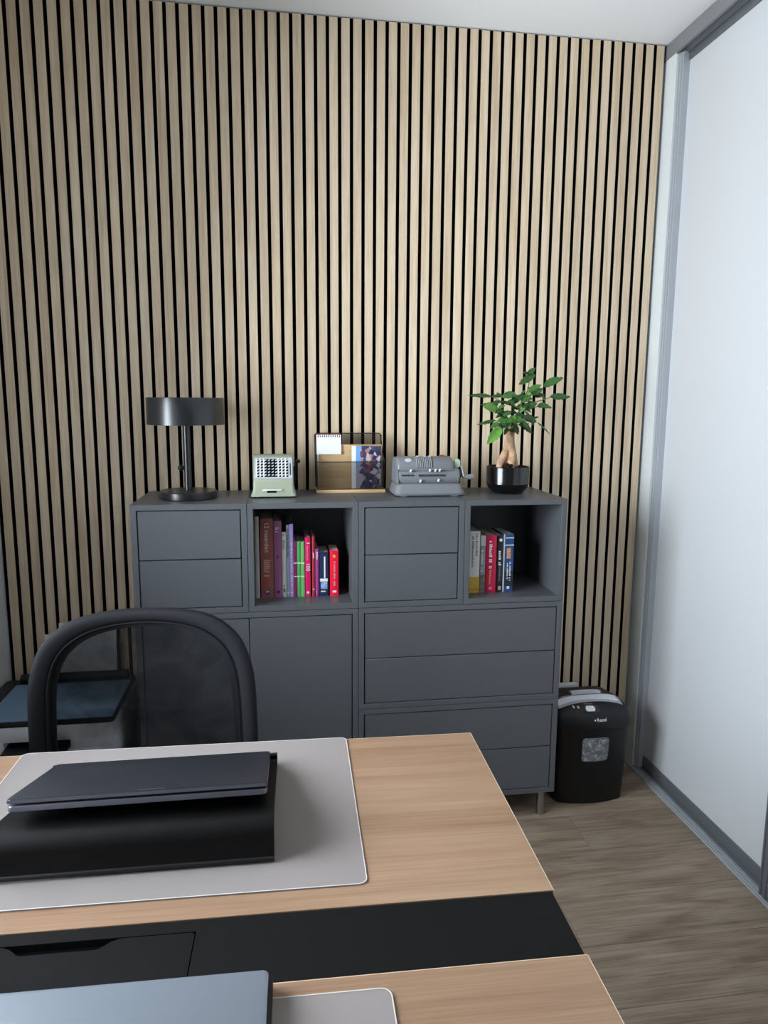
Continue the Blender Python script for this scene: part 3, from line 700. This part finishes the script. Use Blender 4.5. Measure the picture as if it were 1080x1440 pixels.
boxes('punch_holes', [(.0040+.0075*i, .0070+.0075*i, -.0004, .0004, .0600, .0645) for i in range(11)], 'dark_ink', npd)
ph = thing('photo_card', 'printed photo card of a group standing in the letter holder', 'photo', (.709, .2575, ZT+.0118), 0)
box('print', 0, .100, 0, .0008, 0, .150, 'photo_print', ph)
box('white_border', -.004, .011, -.0003, .0008, 0, .150, 'paper', ph)

# ------------------------------------------------------------------ grey pinwheel calculator
od = thing('pinwheel_calculator', 'grey hammered metal crank calculator beside the potted plant', 'calculator', (.957, .108, ZT))
bm = bmesh.new()
L_ = [(.003, -.119, .121, 0, .15), (.010, -.121, .123, -.002, .152), (.012, -.120, .122, -.001, .151), (.026, -.116, .117, .004, .148), (.038, -.113, .1135, .010, .142), (.041, -.108, .108, .014, .138)]
add_rings(bm, [[(a, b, z) for a, b in rrect(x0, x1, y0, y1, .022)] for z, x0, x1, y0, y1 in L_]); obj('base', finish(bm, 'base', True), 'hammer_grey', od)
for fx_, fy_ in ((-.088, .018), (.088, .018), (-.088, .13), (.088, .13)): lathe('foot', [(.015, 0), (.016, .002), (.013, .0035)], 'silver_plate', od, (fx_, fy_, 0), 20)
# lever drum
lathe('drum', [(.022, -.105), (.030, -.100), (.0315, -.090), (.0315, .098), (.030, .106), (.022, .112)], 'hammer_grey', od, (0, .058, .062), 40, 'x')
hood = [(.036, .086), (.034, .094), (.040, .110), (.050, .122), (.066, .129), (.090, .130), (.110, .122), (.126, .10), (.132, .070), (.134, .040), (.06, .040), (.06, .080)]
hd = prism('hood', hood, -.108, .088, 'hammer_grey', od, 'yz', bev=.008, seg=3)
bm = bmesh.new()
add_rings(bm, [[(x, yy, zz) for yy, zz in [(.026, .042), (.04, .092), (.06, .124), (.09, .128), (.12, .11), (.134, .07), (.136, .042)]] for x in (-.1125, -.1045)])
obj('side_cheek', finish(bm, 'side_cheek', True), 'hammer_grey', od)
for i in range(9):
    x = -.040+.0062*i
    tube('vent_rib', [(x, .0325, .0955), (x, .0385, .110), (x, .048, .1215), (x, .058, .1275)], .0020, 'vent_light', hd, 8)
    tube('vent_groove', [(x+.0031, .0329, .0955), (x+.0031, .0389, .110), (x+.0031, .0484, .1213), (x+.0031, .0584, .1272)], .0015, 'dark_metal', hd, 6)
bd = lathe('badge', [(.0001, 0), (.011, .0003), (.0125, .0012), (.0001, .002)], 'silver_plate', hd, (0, 0, 0), 24)
bd.matrix_local = Matrix.Translation((-.070, .0445, .1185)) @ Matrix.Rotation(math.radians(52), 4, 'X') @ Matrix.Diagonal((1, .62, 1, 1))
boxes('lever_slots', [(-.095+.0056*i, -.0925+.0056*i, .0252, .030, .066, .0718) for i in range(8)]+[(-.035+.0050*i, -.033+.0050*i, .0252, .030, .064, .0718) for i in range(19)], 'dark_metal', od)
tube('reading_bar', [(-.098, .0335, .0865), (.086, .0335, .0865)], .0028, 'hammer_grey', od, 8)
for x, z in ((-.064, .083), (.002, .084), (.021, .084), (.036, .084), (-.030, .048), (.033, .050)):
    tube('lever', [(x, .034, z), (x, .024, z-.001), (x, .0205, z+.005)], [.0024, .0032, .0038], 'white_ink', od, 8)
box('red_mark', .050, .066, .085, .10, .1295, .1335, 'red_dot', od, bev=.001)
for x in (-.03, -.006, .012): box('dial_mark', x-.004, x+.004, .075, .085, .129, .1315, 'white_ink', od, bev=.0008, seg=1)
lathe('crank_hub', [(.017, .110), (.017, .120), (.012, .123)], 'dark_metal', od, (0, .07, .07), 24, 'x')
tube('crank_arm', [(.122, .070, .095), (.1245, .060, .080), (.1245, .045, .060)], [.004, .005, .004], 'chrome', od, 10)
tube('crank_handle', [(.1245, .045, .060), (.138, .045, .0605), (.142, .045, .0605), (.160, .045, .061)], [.0052, .0058, .0088, .0092], 'hammer_grey', od, 14)
prism('crank_grip', rrect(.096, .115, .092, .121, .006), .055, .073, 'mint_knob', od, 'xz', bev=.003)
box('zero_key', .117, .124, .06, .066, .014, .024, 'mint_knob', od, bev=.0015)

# ------------------------------------------------------------------ potted plant
pt = thing('potted_plant', 'leafy bonsai-like plant with thick trunk in a glossy black pot', 'potted plant', (1.2535, .190, ZT))
lathe('pot', [(.040, 0), (.050, .001), (.061, .008), (.0705, .020), (.0745, .032), (.0753, .0335), (.0753, .0345), (.0745, .036), (.0752, .092), (.0735, .0935), (.0715, .092), (.0705, .078), (.02, .077)], 'gloss_black', pt, seg=72)
bm = bmesh.new(); random.seed(8); rings = []
for k, s in enumerate((1, .8, .6, .4, .2)):
    rings.append([(.0700*s*math.cos(2*math.pi*i/30), .0700*s*math.sin(2*math.pi*i/30), .083+(.010*(1-s) if s < .9 else 0)+random.uniform(-.003, .004)) for i in range(30)])
add_rings(bm, rings)
for i in range(46):
    a = random.uniform(0, 6.28); rr = .065*math.sqrt(random.random()); bmesh.ops.create_icosphere(bm, subdivisions=1, radius=random.uniform(.003, .006), matrix=Matrix.Translation((rr*math.cos(a), rr*math.sin(a), .091+random.uniform(-.002, .003))))
for i in range(14):
    bmesh.ops.create_icosphere(bm, subdivisions=1, radius=random.uniform(.006, .011), matrix=Matrix.Translation((-.012+random.uniform(-.012, .012), -.040+random.uniform(-.008, .008), .094+random.uniform(-.002, .007))))
obj('soil', finish(bm, 'soil'), 'soil', pt)
def P2(cx, cz, dy=0.):    # crop position of the plant study to plant-local metres
    k = (2.38+dy)/2.383
    X = 1.1057+(650+cx*.1574-662)*.002566; Z = 1.5849-(500+cz*.1574-517)*.00246
    X = CAM.x+(X-CAM.x)*(2.403+dy)/2.383; Z = CAM.z+(Z-CAM.z)*(2.403+dy)/2.383
    return Vector((X-1.2535, dy, Z-ZT))
bm = bmesh.new(); rings = []
TRK = [(1010, 415, 92, .030), (985, 415, 86, .030), (940, 416, 80, .029), (895, 424, 70, .027), (850, 430, 58, .024), (800, 433, 47, .0195), (750, 434, 41, .0165), (700, 436, 38, .015), (655, 441, 34, .0135), (628, 447, 29, .011)]
for cz, cx, hw, dr in TRK:
    c_ = P2(cx, cz); ring = []
    for i in range(28):
        a = 2*math.pi*i/28; low = max(0, (cz-780)/230)
        f = 1+low*(.16*math.cos(5*a+.9)+.09*math.cos(3*a))
        ring.append((c_.x+hw*.000404*f*math.cos(a), c_.y+dr*f*math.sin(a), c_.z))
    rings.append(ring)
add_rings(bm, rings)
for pts, rad in (([(400, 850, -.014), (375, 910, -.024), (352, 960, -.030), (345, 1010, -.032)], [.012, .013, .012, .012]), ([(455, 840, -.018), (465, 900, -.028), (455, 950, -.033), (462, 1010, -.036)], [.011, .013, .012, .011]), ([(470, 870, -.006), (488, 930, -.012), (492, 985, -.014), (496, 1015, -.014)], [.009, .009, .008, .008])):
    add_tube(bm, [P2(*p) for p in pts], rad, 12)
obj('trunk', finish(bm, 'trunk', True), 'bark', pt)
def stem(pts, r0=.0022, r1=.0012):
    n = len(pts); return tube('stem', [P2(*p) for p in pts], [r0+(r1-r0)*i/(n-1) for i in range(n)], 'stem_green', pt, 7)
stem([(455, 640, 0), (500, 560, -.01), (515, 470, -.01), (530, 400, 0), (575, 320, 0), (590, 240, .005), (585, 160, .005)], .0042)
stem([(575, 320, 0), (640, 330, -.01), (710, 290, -.01), (720, 275, -.01)]); stem([(530, 400, 0), (650, 410, 0), (740, 385, 0), (790, 362, 0)])
stem([(520, 450, -.01), (600, 470, -.02), (668, 452, -.02)]); stem([(515, 470, -.01), (430, 430, -.02), (330, 400, -.02), (262, 362, -.02)])
stem([(500, 560, -.01), (400, 500, -.03), (310, 470, -.04)]); stem([(480, 600, 0), (380, 585, -.03), (300, 580, -.03)]); stem([(470, 610, 0), (400, 625, -.03), (345, 655, -.04)])
stem([(480, 600, 0), (580, 580, -.02), (670, 590, -.03)]); stem([(480, 610, 0), (540, 620, -.01), (560, 630, -.02)]); stem([(450, 640, .0), (480, 600, .02), (520, 520, .03), (560, 440, .03)])
def leaf_mesh(nm, fold, droop, wav, m):
    N_ = 12; bm = bmesh.new(); rows = []
    for i in range(N_+1):
        u = i/N_; w = .5*math.sin(math.pi*min(1, u**.82))**.75*(1+.13*math.sin(i*2.9+.6)); z = -droop*u*u
        e = wav*math.sin(i*2.4)
        rows.append([bm.verts.new((u, s*w, z+fold*abs(s)*w+(e if s else 0))) for s in (-1, -.5, 0, .5, 1)] if 0 < i < N_ else [bm.verts.new((u, 0, z))])
    for a, b in zip(rows, rows[1:]):
        if len(a) == 1:
            for k in range(4): bm.faces.new((a[0], b[k+1], b[k]))
        elif len(b) == 1:
            for k in range(4): bm.faces.new((a[k], a[k+1], b[0]))
        else:
            for k in range(4): bm.faces.new((a[k], a[k+1], b[k+1], b[k]))
    me = finish(bm, nm); me.materials.append(M[m])
    for p in me.polygons: p.use_smooth = True
    return me
LM = {}
for m in ('leaf_dark', 'leaf_mid', 'leaf_light'):
    for v, (f, d, w) in enumerate(((.45, .14, .06), (.6, .28, .07), (.3, -.08, .06))): LM[m, v] = leaf_mesh('leaf', f, d, w, m)
LV = [((265, 363), (52, 362), 44, 'd', -.02), ((350, 362), (262, 365), 55, 'd', -.02), ((475, 340), (340, 372), 85, 'm', -.03), ((640, 165), (498, 262), 58, 'd', .0), ((575, 175), (640, 105), 42, 'd', .005), ((590, 170), (530, 152), 34, 'd', .01),
      ((718, 280), (897, 182), 66, 'm', -.01), ((585, 315), (705, 262), 88, 'm', -.01), ((605, 345), (715, 290), 70, 'm', -.015), ((640, 365), (735, 340), 62, 'd', -.01), ((700, 345), (745, 410), 62, 'd', .01), ((778, 364), (968, 368), 58, 'd', 0), ((663, 454), (808, 450), 62, 'm', -.02),
      ((450, 425), (535, 345), 90, 'd', -.02), ((525, 415), (612, 345), 80, 'm', -.025), ((530, 478), (672, 425), 62, 'd', -.02), ((560, 470), (620, 500), 42, 'm', -.01), ((330, 415), (448, 440), 58, 'd', -.02), ((335, 405), (270, 440), 60, 'd', -.03), ((325, 425), (160, 440), 26, 'm', -.01), ((325, 480), (180, 452), 72, 'l', -.04), ((320, 440), (230, 430), 50, 'm', -.02),
      ((435, 470), (525, 470), 58, 'd', -.02), ((425, 495), (495, 515), 48, 'd', -.02), ((400, 590), (570, 560), 95, 'm', -.05), ((540, 545), (675, 585), 92, 'd', -.035), ((300, 495), (425, 560), 78, 'd', -.035), ((415, 560), (315, 585), 80, 'm', -.045), ((305, 575), (138, 618), 34, 'd', -.02), ((340, 600), (252, 645), 44, 'm', -.04), ((355, 640), (236, 780), 72, 'l', -.05),
      ((510, 605), (642, 685), 58, 'd', -.02), ((668, 588), (802, 702), 22, 'm', -.03), ((450, 590), (360, 640), 64, 'm', -.045), ((470, 610), (505, 700), 42, 'd', -.02), ((415, 640), (382, 702), 34, 'd', -.02), ((480, 585), (400, 600), 60, 'd', -.05), ((520, 520), (470, 560), 60, 'd', .02), ((540, 430), (480, 470), 60, 'd', .03), ((580, 400), (640, 440), 55, 'd', .03), ((545, 340), (500, 400), 60, 'd', .02), ((560, 310), (520, 340), 40, 'm', .0), ((600, 600), (560, 640), 40, 'd', .02), ((330, 540), (420, 600), 60, 'd', .01), ((420, 660), (490, 680), 44, 'd', -.012), ((440, 500), (350, 540), 70, 'm', -.04), ((470, 540), (560, 520), 60, 'd', -.04), ((600, 560), (650, 620), 50, 'm', -.01), ((470, 400), (390, 420), 60, 'd', -.035), ((560, 420), (600, 470), 44, 'm', -.03), ((420, 360), (380, 330), 44, 'm', -.02), ((380, 530), (300, 545), 40, 'd', -.02), ((610, 300), (570, 285), 40, 'd', .01), ((400, 610), (320, 625), 46, 'd', -.05), ((520, 500), (560, 460), 46, 'l', -.04), ((500, 380), (440, 350), 40, 'm', -.04), ((560, 390), (630, 380), 44, 'd', -.03), ((360, 480), (290, 510), 44, 'd', -.05), ((440, 540), (500, 590), 50, 'l', -.06), ((380, 440), (320, 470), 40, 'm', -.05), ((600, 520), (550, 500), 40, 'm', -.05), ((640, 560), (690, 540), 36, 'd', -.02), ((470, 450), (420, 400), 46, 'm', -.05), ((330, 600), (410, 640), 50, 'd', -.05), ((540, 590), (600, 640), 44, 'm', -.05), ((350, 370), (300, 330), 36, 'd', -.02), ((600, 330), (560, 370), 44, 'l', -.03), ((700, 300), (660, 340), 40, 'm', -.02)]
random.seed(11)
for (b_, t_, w_, c_, dy) in LV:
    dyt = dy+random.uniform(-.022, .012)
    p0 = P2(b_[0], b_[1], dy); p1 = P2(t_[0], t_[1], dyt); d = p1-p0; Ln = d.length; d.normalize()
    ref = Vector((random.uniform(-.3, .3), -.75+random.uniform(-.2, .2), .65+random.uniform(-.25, .25)))
    yv = ref.cross(d).normalized(); zv = d.cross(yv)
    mk = {'d': 'leaf_dark', 'm': 'leaf_mid', 'l': 'leaf_light'}[c_]
    o = obj('leaf', LM[mk, random.randrange(3)], None, pt); wd = min(w_*.00040*1.2, Ln*.52)
    mw = Matrix(((d.x*Ln, yv.x*wd, zv.x*wd, p0.x), (d.y*Ln, yv.y*wd, zv.y*wd, p0.y), (d.z*Ln, yv.z*wd, zv.z*wd, p0.z), (0, 0, 0, 1)))
    o.matrix_local = mw

# ------------------------------------------------------------------ books
def marks(nm, x, z0, z1, w, m, parent, seed, y=-.0003, dens_=.0042, gap=.25):
    """small illegible lettering running down a spine"""
    random.seed(seed); bm = bmesh.new(); z = z1
    while z > z0:
        h = random.uniform(.5, .9)*dens_; ww = w*random.uniform(.55, 1.)
        if random.random() > gap*.5: add_box(bm, x-w/2, x-w/2+ww, y, .0004, max(z0, z-h), z)
        z -= h+dens_*.3
    return obj(nm, finish(bm, nm), m, parent)
def book(x, y, z, th, h, dp, rgb, label, group, paperback=True, lean=0., pages='paper_edge', name='book'):
    nm = 'cover_%d_%d_%d' % rgb
    if nm not in M: mat(nm, rgb, .38, spec=.45)
    t = thing(name, label, 'book', (x, y, z), 0, group); t.rotation_euler = (0, lean, 0)
    c = .0012
    cv = bmesh.new(); add_box(cv, 0, c, 0, dp, 0, h); add_box(cv, th-c, th, 0, dp, 0, h)
    n = 6; arc = [(th*i/n, -.0016*math.sin(math.pi*i/n)) for i in range(n+1)]+[(th, .0015), (0, .0015)]
    add_rings(cv, [[(a, b, 0) for a, b in arc], [(a, b, h) for a, b in arc]])
    cvo = obj('cover', finish(cv, 'cover'), nm, t)
    box('pages', c, th-c, .0015, dp-.002, .002, h-.002, pages, t)
    return t, cvo
ZS = .8+T
# left cube: x and height measured from the photograph, spines near y = 0.10
gL = 'books in the open cube beside the drawers'
def lx(cx): return .3689+(340+cx*.1574-360)*.002375
def lh_(ct, cb=948): return (cb-ct)*.1574*.002345
YS = .098
B = [('slim grey book at the far left of the book row', 129, 165, 205, (150, 146, 141)), ('thick brown book lettered in white with a blue disc', 176, 288, 225, (128, 74, 66)), ('tall mauve book beside the thick brown book', 292, 360, 250, (134, 82, 118)),
     ('pale grey-green book with a leafy foot beside the mauve book', 363, 398, 350, (172, 177, 166)), ('slim blue-grey book left of the lavender book', 401, 430, 287, (128, 130, 146)), ('slim lavender book right of the blue-grey book', 431, 462, 278, (140, 126, 180)),
     ('slim dark raspberry book with two white bands', 463, 493, 437, (150, 36, 82)), ('leaf green book with white bands, the bluer of two', 495, 526, 437, (84, 186, 112)), ('pale green book with white bands, the yellower of two', 527, 560, 440, (122, 194, 108)), ('hot pink book titled 100', 565, 612, 405, (232, 22, 104)),
     ('slim dark red book standing taller than the purple book', 626, 652, 395, (170, 44, 54)), ('slim magenta-purple book beside the dark red book', 654, 686, 508, (166, 66, 144)), ('navy book with a white label near its foot', 691, 772, 540, (32, 44, 78)), ('bright red book at the right end of the book row', 785, 862, 530, (240, 24, 62))]
B = [(lb, a, b, ct, tuple(min(255, int(v*1.22)) for v in rgb) if k < 6 else rgb) for k, (lb, a, b, ct, rgb) in enumerate(B)]
bk = []
for i, (lb, a, b, ct, rgb) in enumerate(B):
    x0, x1 = lx(a), lx(b); h = lh_(ct)
    t_, cv = book(x0+.0002, YS+random.uniform(-.002, .002), ZS, x1-x0-.0004, h, min(.20, h*.74), rgb, lb, gL)
    bk.append((t_, cv, x1-x0-.0004, h))
def spine(i): return bk[i]
t_, cv, w, h = spine(0); marks('lettering', w/2, h*.42, h*.88, w*.45, 'grey_ink', cv, 1, dens_=.004); marks('imprint', w/2, h*.03, h*.06, w*.5, 'dark_ink', cv, 2)
def spine_text(cv, s, size, x, z, m, depth=-.0021):
    o = obj('lettering', text_mesh(s, size), m, cv); o.matrix_local = Matrix.Translation((x, depth, z)) @ Matrix.Rotation(math.radians(90), 4, 'X') @ Matrix.Rotation(math.radians(-90), 4, 'Z'); return o
t_, cv, w, h = spine(1); spine_text(cv, '12 maanden', .0205, w*.48, h*.955, 'white_ink'); marks('script', w*.5, h*.22, h*.55, w*.55, 'pink_ink', cv, 3, y=-.0019, dens_=.0065, gap=.9)
M['pink_ink'].node_tree.nodes['Principled BSDF'].inputs['Base Color'].default_value = s2l((206, 160, 150))+(1,)
mat('blue_disc', (40, 84, 140), .4); dsc = lathe('disc', [(.0086, -.0021), (.0086, -.0010)], 'blue_disc', cv, (w*.5, 0, h*.075), 20, 'y'); spine_text(cv, '6', .017, w*.5, h*.098, 'white_ink', -.0024)
t_, cv, w, h = spine(2); marks('lettering', w*.5, h*.50, h*.56, w*.3, 'dark_ink', cv, 5, y=-.0018); marks('title', w*.45, h*.86, h*.92, w*.5, 'white_ink', cv, 6, y=-.0018, gap=.8); lathe('imprint', [(.005, -.0018), (.005, -.001)], 'dark_ink', cv, (w*.5, 0, h*.075), 16, 'y')
t_, cv, w, h = spine(3); marks('lettering', w*.5, h*.74, h*.97, w*.6, 'grey_ink', cv, 7, y=-.0018); boxes('leaf_print', [(w*.2, w*.7, -.0017, .0004, h*.08, h*.14), (w*.35, w*.6, -.0018, .0004, h*.16, h*.19)], 'stem_green', cv)
t_, cv, w, h = spine(4); marks('lettering', w*.5, h*.55, h*.95, w*.45, 'dark_ink', cv, 8, y=-.0018, dens_=.0036); marks('imprint', w*.5, h*.05, h*.07, w*.7, 'white_ink', cv, 9, y=-.0018)
t_, cv, w, h = spine(5); marks('lettering', w*.5, h*.15, h*.75, w*.35, 'white_ink', cv, 10, y=-.0018, dens_=.003, gap=.6); marks('imprint', w*.5, h*.05, h*.07, w*.7, 'white_ink', cv, 11, y=-.0018)
for i in (6, 7, 8):
    t_, cv, w, h = spine(i); boxes('white_band', [(0, w, -.0019, .0004, h*.600, h*.622), (0, w, -.0019, .0004, h*.362, h*.378)], 'white_ink', cv)
t_, cv, w, h = spine(9); spine_text(cv, '100', .0185, w*.5, h*.575, 'white_ink'); marks('title', w*.45, h*.62, h*.86, w*.28, 'pink_ink', cv, 12, y=-.0018, dens_=.003); boxes('top_bar', [(w*.3, w*.9, -.0019, .0004, h*.90, h*.915)], 'white_ink', cv); lathe('imprint', [(.0045, -.0018), (.0045, -.001)], 'white_ink', cv, (w*.5, 0, h*.07), 14, 'y')
t_, cv, w, h = spine(10); marks('lettering', w*.55, h*.64, h*.73, w*.5, 'white_ink', cv, 13, y=-.0018); lathe('imprint', [(.0022, -.0018), (.0022, -.001)], 'white_ink', cv, (w*.5, 0, h*.12), 12, 'y')
t_, cv, w, h = spine(11); marks('lettering', w*.6, h*.77, h*.93, w*.5, 'white_ink', cv, 14, y=-.0018); marks('imprint', w*.5, h*.06, h*.10, w*.6, 'pink_ink', cv, 15, y=-.0018)
t_, cv, w, h = spine(12); boxes('title_bar', [(w*.50, w*.66, -.0019, .0004, h*.41, h*.90)], 'white_ink', cv); mat('label_blue', (150, 170, 214), .5, var=.5, bscale=160); boxes('label_plate', [(w*.06, w*.92, -.0018, .0004, h*.335, h*.40)], 'white_ink', cv); boxes('label_picture', [(w*.14, w*.86, -.0018, .0004, h*.165, h*.33)], 'label_blue', cv); marks('imprint', w*.5, h*.09, h*.12, w*.7, 'white_ink', cv, 16, y=-.0018)
t_, cv, w, h = spine(13); marks('lettering', w*.55, h*.37, h*.76, w*.22, 'pink_ink', cv, 17, y=-.0018, dens_=.003); lathe('badge', [(.0048, -.0019), (.0048, -.001)], 'yellow_ink', cv, (w*.5, 0, h*.88), 16, 'y'); marks('author', w*.55, h*.22, h*.32, w*.25, 'pink_ink', cv, 18, y=-.0018); boxes('imprint', [(w*.3, w*.75, -.0018, .0004, h*.07, h*.115)], 'white_ink', cv)
# right cube
gR = 'books in the open cube under the plant'
def rx(cx): return 1.0936+(640+cx*.1574-661)*.002545
def rh(ct, cb): return (cb-ct)*.1574*.00233
BR = [('white book with a mustard foot', 124, 212, 328, 912, (220, 216, 212)), ('slim grey book between the white and the crimson book', 216, 262, 362, 906, (150, 152, 152)), ('crimson book with white script', 267, 359, 360, 905, (206, 22, 76)), ('slim black book with white lettering', 366, 417, 365, 905, (30, 31, 36)), ('blue book at the right end of five', 420, 511, 350, 902, (44, 76, 128))]
rb = []
for lb, a, b, ct, cb, rgb in BR:
    x0, x1 = rx(a), rx(b); h = rh(ct, cb)
    t_, cv = book(x0+.0002, .0745, ZS, x1-x0-.0004, h, .135, rgb, lb, gR); rb.append((cv, x1-x0-.0004, h))
mat('mustard', (206, 170, 60), .4); mat('teal_pale', (196, 210, 210), .4); mat('tree_print', (120, 116, 108), .5, var=.5, bscale=130)
mat('night_print', (34, 40, 56), .4, var=.5, bscale=120); mat('orange_print', (206, 150, 110), .5, var=.3, bscale=200)
cv, w, h = rb[0]; boxes('foot_band', [(0, w, -.0018, .0004, 0, h*.262)], 'mustard', cv); boxes('red_line', [(0, w*.96, -.0020, .0004, h*.05, h*.06)], 'wire_red', cv); marks('author', w*.68, h*.60, h*.965, w*.22, 'grey_ink', cv, 21, y=-.0018, dens_=.0045); marks('lettering', w*.30, h*.42, h*.965, w*.2, 'grey_ink', cv, 22, y=-.0018, dens_=.004)
cv, w, h = rb[1]; boxes('top_patch', [(0, w, -.0018, .0004, h*.82, h)], 'teal_pale', cv); boxes('foot_print', [(0, w, -.0018, .0004, 0, h*.32)], 'tree_print', cv); marks('lettering', w*.4, h*.35, h*.75, w*.35, 'white_ink', cv, 23, y=-.0018, gap=.8)
cv, w, h = rb[2]; marks('script', w*.45, h*.42, h*.93, w*.30, 'white_ink', cv, 24, y=-.0018, dens_=.0055, gap=.5); marks('lettering', w*.45, h*.14, h*.39, w*.2, 'yellow_ink', cv, 25, y=-.0018); boxes('imprint', [(w*.34, w*.62, -.0018, .0004, h*.045, h*.095)], 'pink_ink', cv)
cv, w, h = rb[3]; lathe('emblem', [(.0055, -.0019), (.0055, -.001)], 'white_ink', cv, (w*.55, 0, h*.92), 16, 'y'); marks('lettering', w*.5, h*.47, h*.73, w*.5, 'white_ink', cv, 26, y=-.0018, dens_=.006, gap=.15); marks('subtitle', w*.5, h*.19, h*.45, w*.3, 'grey_ink', cv, 27, y=-.0018); boxes('imprint', [(w*.28, w*.78, -.0018, .0004, h*.035, h*.105)], 'pink_ink', cv)
cv, w, h = rb[4]; boxes('white_hinge', [(0, w*.12, -.0018, .0004, 0, h)], 'teal_pale', cv); boxes('top_stripes', [(w*.2, w, -.0018, .0004, h*.925, h*.945), (w*.12, w, -.0018, .0004, h*.80, h*.82)], 'teal_pale', cv); boxes('foot_print', [(w*.12, w, -.0018, .0004, h*.10, h*.36)], 'night_print', cv); boxes('sun_print', [(w*.32, w*.72, -.0019, .0004, h*.58, h*.76)], 'orange_print', cv); marks('lettering', w*.45, h*.22, h*.50, w*.16, 'white_ink', cv, 28, y=-.0021); marks('subtitle', w*.70, h*.19, h*.52, w*.16, 'white_ink', cv, 29, y=-.0021); boxes('imprint', [(w*.42, w*.66, -.0019, .0004, h*.05, h*.095)], 'white_ink', cv)
